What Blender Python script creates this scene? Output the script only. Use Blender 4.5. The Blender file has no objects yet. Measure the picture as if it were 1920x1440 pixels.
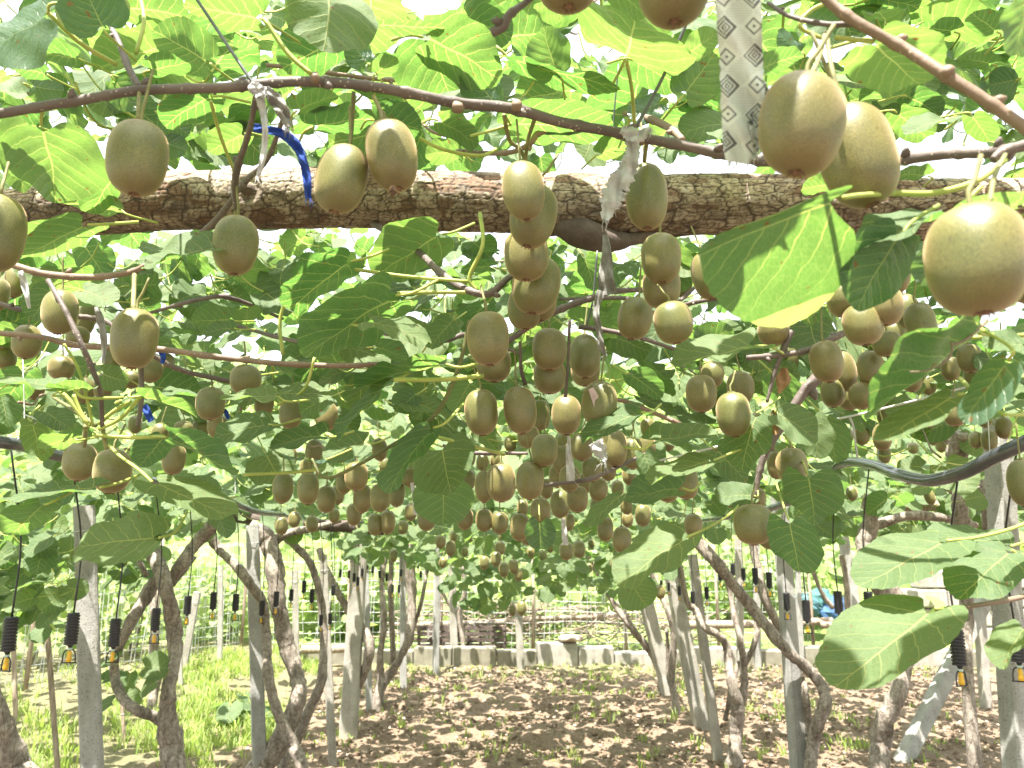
import bpy, math, random
import numpy as np
from mathutils import Vector, Matrix

# ------------------------------------------------------------------ camera, sky, sun, exposure
SC = bpy.context.scene
COL = SC.collection
CAM_H = 1.4
PITCH = math.atan(290/1450)
cd = bpy.data.cameras.new('camera')
cam = bpy.data.objects.new('camera', cd)
COL.objects.link(cam)
cam.location = (0, 0, CAM_H)
cam.rotation_euler = (math.pi/2+PITCH, 0, 0)
cd.sensor_width = 36
cd.lens = 36*1450/1920
cd.clip_start = 0.02
cd.clip_end = 600
cd.dof.use_dof = True
cd.dof.focus_distance = 1.25
cd.dof.aperture_fstop = 11.0
SC.camera = cam

SUN_EL = math.radians(70)
SUN_AZ = math.radians(205)      # compass bearing of the sun (0 = +Y, clockwise): behind the camera, a little left
sd = Vector((math.sin(SUN_AZ)*math.cos(SUN_EL), math.cos(SUN_AZ)*math.cos(SUN_EL), math.sin(SUN_EL)))
W = bpy.data.worlds.new("World")
SC.world = W
W.use_nodes = True
wn = W.node_tree.nodes
bg = wn['Background']
sky = wn.new('ShaderNodeTexSky')
sky.sky_type = 'NISHITA'
sky.sun_disc = False
sky.sun_elevation = SUN_EL
sky.sun_rotation = SUN_AZ
sky.dust_density = 6.0
sky.air_density = 1.0
sky.ozone_density = 1.0
hz = wn.new('ShaderNodeMix'); hz.data_type = 'RGBA'          # bright thin summer haze over the whole sky
hz.inputs[0].default_value = 0.72
hz.inputs[7].default_value = (3.7, 3.75, 3.8, 1)
W.node_tree.links.new(sky.outputs[0], hz.inputs[6])
W.node_tree.links.new(hz.outputs[2], bg.inputs[0])
bg.inputs[1].default_value = 0.135
sl = bpy.data.lights.new('sun', 'SUN')
sl.energy = 4.4
sl.angle = math.radians(0.5)
sl.color = (1, 0.95, 0.86)
so = bpy.data.objects.new('sun', sl)
so.rotation_euler = sd.to_track_quat('Z', 'Y').to_euler()
so.location = (0, 0, 20)
COL.objects.link(so)
SC.view_settings.view_transform = 'Standard'
SC.view_settings.look = 'None'
SC.view_settings.gamma = 1
SC.view_settings.use_curve_mapping = False
SC.view_settings.exposure = 2.3
SC.render.engine = 'CYCLES'
SC.cycles.max_bounces = 9
SC.cycles.diffuse_bounces = 5
SC.cycles.transmission_bounces = 6
SC.cycles.use_denoising = True

# ------------------------------------------------------------------ helpers
rng = np.random.default_rng(7)
RND = random.Random(11)
CP, SP = math.cos(PITCH), math.sin(PITCH)
RV = np.array([1., 0, 0]); UV_ = np.array([0, -SP, CP]); FV = np.array([0, CP, SP])
CAM = np.array([0, 0, CAM_H])
FPX = 1450.0

def un(px, py, d):
    """photo pixel at a distance d along the view axis -> a point in the place"""
    return CAM + d*(FV + (px-960)/FPX*RV - (py-720)/FPX*UV_)
def atY(px, py, Y):
    v = FV + (px-960)/FPX*RV - (py-720)/FPX*UV_
    return CAM + v*(Y/v[1])
def proj(p):
    q = np.asarray(p)-CAM
    d = q@FV
    return 960+FPX*(q@RV)/d, 720-FPX*(q@UV_)/d, d
def ground_z(x, y):
    x = np.asarray(x, float); y = np.asarray(y, float)
    z = 0.012*np.sin(x*3.1+1)*np.cos(y*2.3)+0.01*np.sin(x*1.3+y*1.9)
    z = z + 0.10*np.clip((-x-1.7)/1.2, 0, 1)**2            # grassed bank on the left
    z = z + 0.028*np.sin(y*6.3+0.6*np.sin(x*1.7))*np.exp(-((x-0.2)/2.2)**2)*np.clip((9-y)/3, 0, 1)   # hoed ridges
    return z

def tag(o, label=None, cat=None, group=None, kind=None):
    if label: o['label'] = label
    if cat: o['category'] = cat
    if group: o['group'] = group
    if kind: o['kind'] = kind
    return o
def empty(name, loc=(0, 0, 0), label=None, cat=None, group=None):
    o = bpy.data.objects.new(name, None)
    o.empty_display_size = 0.05
    o.location = loc
    COL.objects.link(o)
    return tag(o, label, cat, group)
def link(name, me, parent=None, loc=None):
    o = bpy.data.objects.new(name, me)
    COL.objects.link(o)
    if loc is not None: o.location = loc
    if parent is not None:
        o.parent = parent
        # keep world placement
        o.matrix_parent_inverse = Matrix.Translation(-wloc(parent))
    return o
def wloc(o):
    l = Vector(o.location)
    return l
def mesh_np(name, V, F, mats=(), mi=None, smooth=True, attrs=None, uv=None):
    """V (n,3), F list of arrays or (m,k) array"""
    me = bpy.data.meshes.new(name)
    V = np.asarray(V, np.float32)
    if isinstance(F, np.ndarray) and F.ndim == 2:
        k = F.shape[1]
        loops = F.ravel().astype(np.int32)
        starts = np.arange(0, len(F)*k, k, dtype=np.int32)
        tot = np.full(len(F), k, np.int32)
    else:
        tot = np.array([len(f) for f in F], np.int32)
        loops = np.fromiter((i for f in F for i in f), np.int32, int(tot.sum()))
        starts = np.concatenate([[0], np.cumsum(tot)[:-1]]).astype(np.int32)
    me.vertices.add(len(V)); me.vertices.foreach_set('co', V.ravel())
    me.loops.add(len(loops)); me.loops.foreach_set('vertex_index', loops)
    me.polygons.add(len(tot)); me.polygons.foreach_set('loop_start', starts); me.polygons.foreach_set('loop_total', tot)
    for m in mats: me.materials.append(m)
    if mi is not None: me.polygons.foreach_set('material_index', np.asarray(mi, np.int32))
    me.polygons.foreach_set('use_smooth', np.full(len(tot), smooth))
    me.update(calc_edges=True)
    if attrs:
        for k_, v in attrs.items():
            a = me.attributes.new(k_, 'FLOAT', 'POINT'); a.data.foreach_set('value', np.asarray(v, np.float32))
    if uv is not None:
        l = me.uv_layers.new(name='uv'); l.data.foreach_set('uv', np.asarray(uv, np.float32)[loops].ravel())
    me.validate()
    return me

class MB:
    def __init__(s): s.V = []; s.F = []; s.n = 0; s.M = []; s.A = []
    def add(s, V, F, m=0, a=0.0):
        V = np.asarray(V, float)
        s.V.append(V); s.F += [tuple(int(i)+s.n for i in f) for f in F]; s.M += [m]*len(F); s.n += len(V)
        s.A.append(np.full(len(V), a))
        return s
    def box(s, c, size, rot=None, m=0, bev=0.0):
        hx, hy, hz = np.array(size)/2
        if bev > 0:
            b = bev
            V = []
            for z, k in ((-hz, b), (-hz+b, 0), (hz-b, 0), (hz, b)):
                for (sx, sy) in ((-1, -1), (1, -1), (1, 1), (-1, 1)):
                    # chamfered corner: two verts
                    if (sx*sy) > 0:
                        V += [(sx*(hx-k), sy*(hy-b-k*0.3), z), (sx*(hx-b-k*0.3), sy*(hy-k), z)]
                    else:
                        V += [(sx*(hx-b-k*0.3), sy*(hy-k), z), (sx*(hx-k), sy*(hy-b-k*0.3), z)]
            F = []
            for r in range(3):
                for i in range(8):
                    j = (i+1) % 8
                    F.append((r*8+i, r*8+j, (r+1)*8+j, (r+1)*8+i))
            F.append(tuple(range(7, -1, -1))); F.append(tuple(range(24, 32)))
        else:
            V = [(x, y, z) for z in (-hz, hz) for (x, y) in ((-hx, -hy), (hx, -hy), (hx, hy), (-hx, hy))]
            F = [(3, 2, 1, 0), (4, 5, 6, 7), (0, 1, 5, 4), (1, 2, 6, 5), (2, 3, 7, 6), (3, 0, 4, 7)]
        V = np.array(V)
        if rot is not None: V = V@np.array(rot).T
        return s.add(V+np.array(c), F, m)
    def tube(s, P, R, n=8, m=0, cap=True, rough=0.0, seed=0, a=0.0):
        P = np.asarray(P, float); R = np.broadcast_to(np.asarray(R, float), (len(P),)).copy()
        T = np.gradient(P, axis=0); T /= np.linalg.norm(T, axis=1)[:, None]+1e-12
        ref = np.array([0, 0, 1.]) if abs(T[0][2]) < 0.8 else np.array([1., 0, 0])
        A = np.cross(T[0], ref); A /= np.linalg.norm(A)
        V = []
        ang = np.arange(n)*2*math.pi/n
        rg = np.random.default_rng(seed)
        ph = rg.uniform(0, 6.28, 6)
        for i in range(len(P)):
            A = A-T[i]*(A@T[i]); A /= np.linalg.norm(A)+1e-12
            B = np.cross(T[i], A)
            r = R[i]
            if rough:
                rr = r*(1+rough*(0.5*np.sin(ang*2+ph[0]+i*0.35)+0.35*np.sin(ang*3+ph[1]-i*0.6)+0.3*np.sin(ang*5+ph[2]+i*1.1))+rough*0.5*rg.normal(size=n)*0.5)
            else: rr = np.full(n, r)
            V.append(P[i]+rr[:, None]*(np.cos(ang)[:, None]*A+np.sin(ang)[:, None]*B))
        V = np.concatenate(V)
        F = []
        for i in range(len(P)-1):
            for j in range(n):
                k = (j+1) % n
                F.append((i*n+j, i*n+k, (i+1)*n+k, (i+1)*n+j))
        if cap:
            F.append(tuple(range(n-1, -1, -1))); F.append(tuple((len(P)-1)*n+j for j in range(n)))
        return s.add(V, F, m, a)
    def lathe(s, prof, c=(0, 0, 0), n=16, m=0):
        ang = np.arange(n)*2*math.pi/n
        V = np.concatenate([[(r*math.cos(t), r*math.sin(t), z) for t in ang] for r, z in prof])+np.array(c)
        F = []
        for i in range(len(prof)-1):
            for j in range(n):
                k = (j+1) % n
                F.append((i*n+j, i*n+k, (i+1)*n+k, (i+1)*n+j))
        F.append(tuple(range(n-1, -1, -1))); F.append(tuple((len(prof)-1)*n+j for j in range(n)))
        return s.add(V, F, m)
    def mesh(s, name, *mats, smooth=True):
        return mesh_np(name, np.concatenate(s.V), s.F, mats, s.M, smooth, attrs={'rnd': np.concatenate(s.A)})
    def build(s, name, mats, parent=None, smooth=True):
        if not isinstance(mats, (list, tuple)): mats = [mats]
        return link(name, s.mesh(name, *mats, smooth=smooth), parent)

def smooth_path(P, k=6):
    P = np.asarray(P, float)
    if len(P) < 3:
        t = np.linspace(0, 1, k+1)[:, None]
        return P[0]*(1-t)+P[-1]*t
    Q = np.vstack([2*P[0]-P[1], P, 2*P[-1]-P[-2]])
    out = []
    for i in range(1, len(Q)-2):
        p0, p1, p2, p3 = Q[i-1:i+3]
        for j in range(k):
            t = j/k
            out.append(0.5*((2*p1)+(-p0+p2)*t+(2*p0-5*p1+4*p2-p3)*t*t+(-p0+3*p1-3*p2+p3)*t**3))
    out.append(P[-1])
    return np.array(out)

# ------------------------------------------------------------------ materials
def newmat(name):
    m = bpy.data.materials.new(name); m.use_nodes = True
    nt = m.node_tree
    return m, nt, nt.nodes['Principled BSDF'], nt.nodes['Material Output']
def N(nt, t, **kw):
    n = nt.nodes.new(t)
    for k, v in kw.items():
        if k in n.inputs.keys(): n.inputs[k].default_value = v
        else: setattr(n, k, v)
    return n
def L(nt, a, b): nt.links.new(a, b)
def ramp(nt, fac, stops):
    r = nt.nodes.new('ShaderNodeValToRGB')
    els = r.color_ramp.elements
    while len(els) < len(stops): els.new(0.5)
    for e, (p, c) in zip(els, stops):
        e.position = p; e.color = (*c, 1) if len(c) == 3 else c
    L(nt, fac, r.inputs[0])
    return r.outputs[0]
def mth(nt, op, a, b=None, clamp=False):
    n = nt.nodes.new('ShaderNodeMath'); n.operation = op; n.use_clamp = clamp
    for i, v in ((0, a), (1, b)):
        if v is None: continue
        if isinstance(v, (int, float)): n.inputs[i].default_value = v
        else: L(nt, v, n.inputs[i])
    return n.outputs[0]
def mixc(nt, f, a, b, mode='MIX'):
    n = nt.nodes.new('ShaderNodeMix'); n.data_type = 'RGBA'; n.blend_type = mode
    for i, v in ((0, f), (6, a), (7, b)):
        if isinstance(v, (int, float)): n.inputs[i].default_value = v
        elif isinstance(v, tuple): n.inputs[i].default_value = (*v, 1) if len(v) == 3 else v
        else: L(nt, v, n.inputs[i])
    return n.outputs[2]
def coords(nt, which='Object', scale=None, rot=None):
    tc = nt.nodes.new('ShaderNodeTexCoord')
    o = tc.outputs[which]
    if scale or rot:
        mp = nt.nodes.new('ShaderNodeMapping'); L(nt, o, mp.inputs[0])
        if scale: mp.inputs['Scale'].default_value = scale
        if rot: mp.inputs['Rotation'].default_value = rot
        o = mp.outputs[0]
    return o
def noise(nt, vec, scale, detail=4, rough=0.55, out=0):
    n = nt.nodes.new('ShaderNodeTexNoise')
    n.inputs['Scale'].default_value = scale; n.inputs['Detail'].default_value = detail; n.inputs['Roughness'].default_value = rough
    L(nt, vec, n.inputs['Vector'])
    return n.outputs[out]
def bump(nt, h, b, strength=0.5, dist=0.01):
    n = nt.nodes.new('ShaderNodeBump'); n.inputs['Strength'].default_value = strength; n.inputs['Distance'].default_value = dist
    L(nt, h, n.inputs['Height']); L(nt, n.outputs[0], b.inputs['Normal'])
    return n

def rnd_value(nt):
    a = nt.nodes.new('ShaderNodeAttribute'); a.attribute_name = 'rnd'
    oi = nt.nodes.new('ShaderNodeObjectInfo')
    return mth(nt, 'FRACT', mth(nt, 'ADD', a.outputs['Fac'], oi.outputs['Random']))

def leaf_material(name, top, top2, under, under2, trans, trans2, tw=0.45, vein=False):
    m, nt, b, out = newmat(name)
    r = rnd_value(nt)
    geo = nt.nodes.new('ShaderNodeNewGeometry')
    uvv = coords(nt, 'UV')
    co = coords(nt, 'Object')
    nz = noise(nt, co, 22, 3)
    topc = mixc(nt, r, top, top2)
    undc = mixc(nt, r, under, under2)
    trc = mixc(nt, r, trans, trans2)
    nn = ramp(nt, nz, [(0.3, (0.84, 0.88, 0.84)), (0.7, (1.14, 1.1, 1.08))])
    topc = mixc(nt, 1.0, topc, nn, 'MULTIPLY'); undc = mixc(nt, 1.0, undc, nn, 'MULTIPLY')
    # vein pattern: midrib and side veins that leave it in arcs (same family of curves as the relief of the blade)
    sx = nt.nodes.new('ShaderNodeSeparateXYZ'); L(nt, uvv, sx.inputs[0])
    xx = mth(nt, 'SUBTRACT', sx.outputs[0], 0.5); u = mth(nt, 'ABSOLUTE', xx); y = sx.outputs[1]
    s_ = mth(nt, 'DIVIDE', mth(nt, 'SUBTRACT', mth(nt, 'SUBTRACT', y, mth(nt, 'MULTIPLY', mth(nt, 'MULTIPLY', u, u), 0.62)), mth(nt, 'MULTIPLY', u, 0.10)), mth(nt, 'ADD', mth(nt, 'MULTIPLY', u, 1.05), 1.0))
    s_ = mth(nt, 'ADD', s_, mth(nt, 'MULTIPLY', mth(nt, 'GREATER_THAN', xx, 0.0), 0.055))
    s_ = mth(nt, 'ADD', s_, mth(nt, 'MULTIPLY', mth(nt, 'SUBTRACT', noise(nt, uvv, 4, 2), 0.5), 0.09))
    dl = mth(nt, 'MULTIPLY', mth(nt, 'ABSOLUTE', mth(nt, 'SUBTRACT', mth(nt, 'FRACT', mth(nt, 'ADD', mth(nt, 'DIVIDE', s_, 0.142), 0.5)), 0.5)), 0.142)
    wl = mth(nt, 'ADD', 0.0020, mth(nt, 'MULTIPLY', mth(nt, 'SUBTRACT', 0.5, u), 0.0072))
    lat = mth(nt, 'SUBTRACT', 1.3, mth(nt, 'DIVIDE', dl, wl), True)
    wm = mth(nt, 'ADD', 0.003, mth(nt, 'MULTIPLY', mth(nt, 'SUBTRACT', 1.0, y), 0.0105))
    mid = mth(nt, 'SUBTRACT', 1.5, mth(nt, 'DIVIDE', u, wm), True)
    vn_ = mth(nt, 'MAXIMUM', mid, mth(nt, 'MULTIPLY', lat, 0.85))
    # fine net of tertiary veins, paler than the blade
    vo = nt.nodes.new('ShaderNodeTexVoronoi'); vo.feature = 'DISTANCE_TO_EDGE'
    mp = nt.nodes.new('ShaderNodeMapping'); L(nt, uvv, mp.inputs[0]); mp.inputs['Scale'].default_value = (13, 30, 1)
    L(nt, mp.outputs[0], vo.inputs['Vector']); vo.inputs['Scale'].default_value = 1
    net = ramp(nt, vo.outputs['Distance'], [(0.0, (1, 1, 1)), (0.08, (0, 0, 0))])
    undc = mixc(nt, mth(nt, 'MULTIPLY', net, 0.22), undc, (0.22, 0.27, 0.12))
    trc = mixc(nt, mth(nt, 'MULTIPLY', net, 0.25), trc, (0.50, 0.60, 0.16))
    sp = noise(nt, co, 150, 0)
    spots = ramp(nt, sp, [(0.79, (0, 0, 0)), (0.82, (1, 1, 1))])
    topc = mixc(nt, spots, topc, (0.20, 0.13, 0.05)); undc = mixc(nt, spots, undc, (0.17, 0.11, 0.05)); trc = mixc(nt, spots, trc, (0.20, 0.11, 0.03))
    topc = mixc(nt, mth(nt, 'MULTIPLY', vn_, 0.35), topc, (0.15, 0.22, 0.12))
    undc = mixc(nt, mth(nt, 'MULTIPLY', vn_, 0.72), undc, (0.28, 0.33, 0.14))
    trc = mixc(nt, mth(nt, 'MULTIPLY', vn_, 0.8), trc, (0.74, 0.78, 0.20))
    # blade bulges between the veins seen from above, veins stand out below
    relief = mth(nt, 'ADD', mth(nt, 'MULTIPLY', dl, 14.0), mth(nt, 'MULTIPLY', mth(nt, 'SUBTRACT', 1.0, vn_), 0.55))
    hb = mth(nt, 'ADD', relief, mth(nt, 'ADD', mth(nt, 'MULTIPLY', vo.outputs['Distance'], 0.6), mth(nt, 'MULTIPLY', noise(nt, co, 70, 2), 0.5)))
    bp = bump(nt, hb, b, 0.5, 0.0016)
    col = mixc(nt, geo.outputs['Backfacing'], topc, undc)
    L(nt, col, b.inputs['Base Color'])
    b.inputs['Roughness'].default_value = 0.42
    L(nt, mth(nt, 'ADD', mth(nt, 'MULTIPLY', geo.outputs['Backfacing'], 0.35), 0.34), b.inputs['Roughness'])
    b.inputs['Specular IOR Level'].default_value = 0.6
    tl = nt.nodes.new('ShaderNodeBsdfTranslucent'); L(nt, trc, tl.inputs[0])
    mx = nt.nodes.new('ShaderNodeMixShader'); mx.inputs[0].default_value = tw
    L(nt, b.outputs[0], mx.inputs[1]); L(nt, tl.outputs[0], mx.inputs[2]); L(nt, mx.outputs[0], out.inputs[0])
    return m
LEAF = leaf_material('kiwi_leaf', (0.066, 0.116, 0.090), (0.088, 0.146, 0.098), (0.086, 0.140, 0.060), (0.122, 0.172, 0.072), (0.100, 0.25, 0.040), (0.205, 0.36, 0.060))

def petiole_mat():
    m, nt, b, out = newmat('leaf_stalk_green')
    co = coords(nt)
    c = ramp(nt, noise(nt, co, 30, 2), [(0.3, (0.26, 0.34, 0.07)), (0.7, (0.42, 0.44, 0.12))])
    L(nt, c, b.inputs['Base Color']); b.inputs['Roughness'].default_value = 0.6
    b.inputs['Subsurface Weight'].default_value = 0.15; b.inputs['Subsurface Radius'].default_value = (0.004, 0.004, 0.001); b.inputs['Subsurface Scale'].default_value = 1
    return m
PETIOLE = petiole_mat()

def fruit_mat():
    m, nt, b, out = newmat('kiwi_skin')
    co = coords(nt)
    oi = nt.nodes.new('ShaderNodeObjectInfo')
    base = mixc(nt, oi.outputs['Random'], (0.150, 0.134, 0.049), (0.116, 0.128, 0.041))
    off = nt.nodes.new('ShaderNodeVectorMath'); off.operation = 'ADD'; L(nt, co, off.inputs[0]); L(nt, oi.outputs['Random'], off.inputs[1])
    n1 = noise(nt, off.outputs[0], 30, 4, 0.6)
    base = mixc(nt, 1.0, base, ramp(nt, n1, [(0.3, (0.72, 0.78, 0.7)), (0.7, (1.25, 1.17, 1.12))]), 'MULTIPLY')
    scuff = ramp(nt, noise(nt, off.outputs[0], 95, 2), [(0.70, (0, 0, 0)), (0.74, (1, 1, 1))])
    base = mixc(nt, mth(nt, 'MULTIPLY', scuff, 0.45), base, (0.055, 0.04, 0.025))
    fz = noise(nt, co, 1150, 1, 0.6)
    base = mixc(nt, 1.0, base, ramp(nt, fz, [(0.30, (0.68, 0.66, 0.62)), (0.5, (1, 1, 1)), (0.68, (1.5, 1.42, 1.3))]), 'MULTIPLY')
    # browner towards the blossom end, as the skin of the fruit itself is
    sx = nt.nodes.new('ShaderNodeSeparateXYZ'); L(nt, co, sx.inputs[0])
    g = ramp(nt, sx.outputs[2], [(0.0, (0, 0, 0)), (1, (1, 1, 1))])
    mr = nt.nodes.new('ShaderNodeMapRange'); mr.inputs[1].default_value = -0.036; mr.inputs[2].default_value = -0.012; L(nt, sx.outputs[2], mr.inputs[0])
    base = mixc(nt, mth(nt, 'MULTIPLY', mth(nt, 'SUBTRACT', 1.0, mr.outputs[0]), 0.65), base, (0.150, 0.102, 0.046))
    L(nt, base, b.inputs['Base Color'])
    b.inputs['Roughness'].default_value = 0.40
    b.inputs['Specular IOR Level'].default_value = 0.75
    b.inputs['Sheen Weight'].default_value = 0.5; b.inputs['Sheen Roughness'].default_value = 0.4; b.inputs['Sheen Tint'].default_value = (0.95, 0.62, 0.40, 1)
    h = mth(nt, 'ADD', mth(nt, 'MULTIPLY', fz, 0.6), mth(nt, 'MULTIPLY', noise(nt, co, 420, 2), 0.2))
    bump(nt, h, b, 0.55, 0.0006)
    return m
FRUIT = fruit_mat()

def simple(name, c1, c2, scale=20, rough=0.8, bs=0.4, bd=0.004, detail=5, scl=None, metal=0.0, mid=(0.35, 0.65)):
    m, nt, b, out = newmat(name)
    co = coords(nt, 'Object', scl)
    n = noise(nt, co, scale, detail)
    L(nt, ramp(nt, n, [(mid[0], c1), (mid[1], c2)]), b.inputs['Base Color'])
    b.inputs['Roughness'].default_value = rough; b.inputs['Metallic'].default_value = metal
    if bs: bump(nt, noise(nt, co, scale*2.5, 5), b, bs, bd)
    return m
STALK = simple('fruit_stalk', (0.14, 0.13, 0.05), (0.26, 0.25, 0.10), 60, 0.7, 0.2, 0.001)
CALYX = simple('dry_calyx', (0.10, 0.055, 0.035), (0.26, 0.15, 0.09), 150, 0.95, 0.6, 0.001)

def cane_mat(name, c1, c2, spec_, sc=70):
    m, nt, b, out = newmat(name)
    co = coords(nt)
    c = ramp(nt, noise(nt, co, 16, 5), [(0.3, c1), (0.7, c2)])
    vo = nt.nodes.new('ShaderNodeTexVoronoi'); vo.inputs['Scale'].default_value = sc*3; L(nt, co, vo.inputs['Vector'])
    spk = mth(nt, 'MULTIPLY', ramp(nt, vo.outputs['Distance'], [(0.16, (1, 1, 1)), (0.24, (0, 0, 0))]), ramp(nt, noise(nt, co, 90, 1), [(0.45, (0, 0, 0)), (0.6, (1, 1, 1))]))
    c = mixc(nt, spk, c, spec_)
    L(nt, c, b.inputs['Base Color']); b.inputs['Roughness'].default_value = 0.62
    bump(nt, mth(nt, 'ADD', noise(nt, co, 120, 4), mth(nt, 'MULTIPLY', spk, 0.5)), b, 0.5, 0.0015)
    return m
CANE = cane_mat('cane_grey', (0.085, 0.065, 0.062), (0.165, 0.130, 0.115), (0.42, 0.36, 0.30))
CANE_BROWN = cane_mat('cane_brown', (0.16, 0.105, 0.075), (0.27, 0.19, 0.14), (0.42, 0.34, 0.26))
SHOOT = cane_mat('shoot_green', (0.10, 0.11, 0.035), (0.17, 0.17, 0.06), (0.3, 0.3, 0.15))
CUT = simple('cut_wood', (0.42, 0.27, 0.17), (0.6, 0.44, 0.3), 60, 0.9)

def bark_mat():
    m, nt, b, out = newmat('vine_bark')
    co = coords(nt, 'Object', (1, 1, 0.35))
    n = noise(nt, co, 30, 8, 0.65)
    c = ramp(nt, n, [(0.25, (0.09, 0.074, 0.064)), (0.42, (0.215, 0.185, 0.16)), (0.58, (0.33, 0.295, 0.26)), (0.78, (0.47, 0.43, 0.385))])
    vo = nt.nodes.new('ShaderNodeTexVoronoi'); vo.feature = 'DISTANCE_TO_EDGE'; vo.inputs['Scale'].default_value = 26
    mm = nt.nodes.new('ShaderNodeVectorMath'); mm.operation = 'ADD'; L(nt, co, mm.inputs[0])
    nv = noise(nt, co, 18, 3, out=1); sc_ = nt.nodes.new('ShaderNodeVectorMath'); sc_.operation = 'SCALE'; sc_.inputs['Scale'].default_value = 0.05; L(nt, nv, sc_.inputs[0]); L(nt, sc_.outputs[0], mm.inputs[1])
    L(nt, mm.outputs[0], vo.inputs['Vector'])
    cr = ramp(nt, vo.outputs['Distance'], [(0.0, (0.62, 0.56, 0.5)), (0.06, (1, 1, 1))])
    c = mixc(nt, 0.9, c, cr, 'MULTIPLY')
    c = mixc(nt, 1.0, c, ramp(nt, noise(nt, coords(nt), 75, 5, 0.75), [(0.35, (0.55, 0.52, 0.5)), (0.62, (1.2, 1.18, 1.15))]), 'MULTIPLY')
    L(nt, c, b.inputs['Base Color']); b.inputs['Roughness'].default_value = 0.9
    bump(nt, mth(nt, 'ADD', mth(nt, 'MULTIPLY', n, 1.0), mth(nt, 'MULTIPLY', cr, 0.25)), b, 1.0, 0.012)
    return m
BARK = bark_mat()

def concrete_mat(name='concrete', c=(0.33, 0.325, 0.31)):
    m, nt, b, out = newmat(name)
    co = coords(nt)
    n = noise(nt, co, 9, 5)
    c0 = ramp(nt, n, [(0.3, tuple(x*0.78 for x in c)), (0.7, tuple(min(1, x*1.15) for x in c))])
    pit = ramp(nt, noise(nt, co, 170, 2), [(0.33, (0.45, 0.43, 0.4)), (0.42, (1, 1, 1))])
    st = ramp(nt, noise(nt, coords(nt, 'Object', (6, 6, 0.7)), 3, 4), [(0.45, (1, 1, 1)), (0.75, (0.72, 0.70, 0.64))])
    c0 = mixc(nt, 1.0, mixc(nt, 0.8, c0, pit, 'MULTIPLY'), st, 'MULTIPLY')
    L(nt, c0, b.inputs['Base Color']); b.inputs['Roughness'].default_value = 0.92
    bump(nt, mth(nt, 'ADD', pit, noise(nt, co, 45, 4)), b, 0.6, 0.004)
    return m
CONCRETE = concrete_mat()
PALE = concrete_mat('pale_concrete', (0.35, 0.33, 0.295))
WOODPOLE = simple('weathered_wood', (0.20, 0.15, 0.11), (0.42, 0.34, 0.26), 14, 0.9, 0.8, 0.01, 6, (4, 4, 0.4))
DARKWOOD = simple('dark_wood', (0.05, 0.035, 0.03), (0.13, 0.10, 0.085), 14, 0.9, 0.8, 0.01, 6)

def plain(name, c, rough=0.5, metal=0.0, spec=0.5):
    m, nt, b, out = newmat(name)
    co = coords(nt)
    v = ramp(nt, noise(nt, co, 40, 3), [(0.3, tuple(x*0.85 for x in c)), (0.7, tuple(min(1, x*1.12) for x in c))])
    L(nt, v, b.inputs['Base Color']); b.inputs['Roughness'].default_value = rough; b.inputs['Metallic'].default_value = metal
    b.inputs['Specular IOR Level'].default_value = spec
    return m
PIPE = plain('black_pipe', (0.06, 0.064, 0.075), 0.16, 0, 1.0)
BLACK = plain('black_plastic', (0.014, 0.014, 0.017), 0.45)
TUBE = plain('black_tube', (0.012, 0.012, 0.014), 0.5)
YELLOW = plain('yellow_plastic', (0.72, 0.42, 0.03), 0.4)
WIRE = plain('grey_wire', (0.10, 0.11, 0.11), 0.5, 0.3)
GALV = plain('galvanised_wire', (0.55, 0.56, 0.54), 0.5, 0.2)
MOSSY = concrete_mat('mossy_block', (0.235, 0.22, 0.17))
def cloth_mat(name, c1, c2, tr=0.3):
    m, nt, b, out = newmat(name)
    co = coords(nt)
    v = ramp(nt, noise(nt, co, 90, 5), [(0.3, c1), (0.7, c2)])
    L(nt, v, b.inputs['Base Color']); b.inputs['Roughness'].default_value = 0.85
    bump(nt, noise(nt, co, 350, 3), b, 0.4, 0.001)
    tl = nt.nodes.new('ShaderNodeBsdfTranslucent'); L(nt, v, tl.inputs[0])
    mx = nt.nodes.new('ShaderNodeMixShader'); mx.inputs[0].default_value = tr
    L(nt, b.outputs[0], mx.inputs[1]); L(nt, tl.outputs[0], mx.inputs[2]); L(nt, mx.outputs[0], out.inputs[0])
    return m
CLOTH_W = cloth_mat('white_cloth', (0.5, 0.5, 0.5), (0.74, 0.74, 0.76))
CLOTH_G = cloth_mat('grey_cloth', (0.22, 0.21, 0.20), (0.42, 0.41, 0.39))
CLOTH_B = cloth_mat('blue_cloth', (0.02, 0.055, 0.30), (0.035, 0.10, 0.48), 0.25)
CLOTH_P = cloth_mat('pink_cloth', (0.50, 0.36, 0.38), (0.66, 0.52, 0.54), 0.2)
BROWN_LEAF = cloth_mat('dry_leaf', (0.26, 0.15, 0.07), (0.44, 0.28, 0.15), 0.3)

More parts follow.
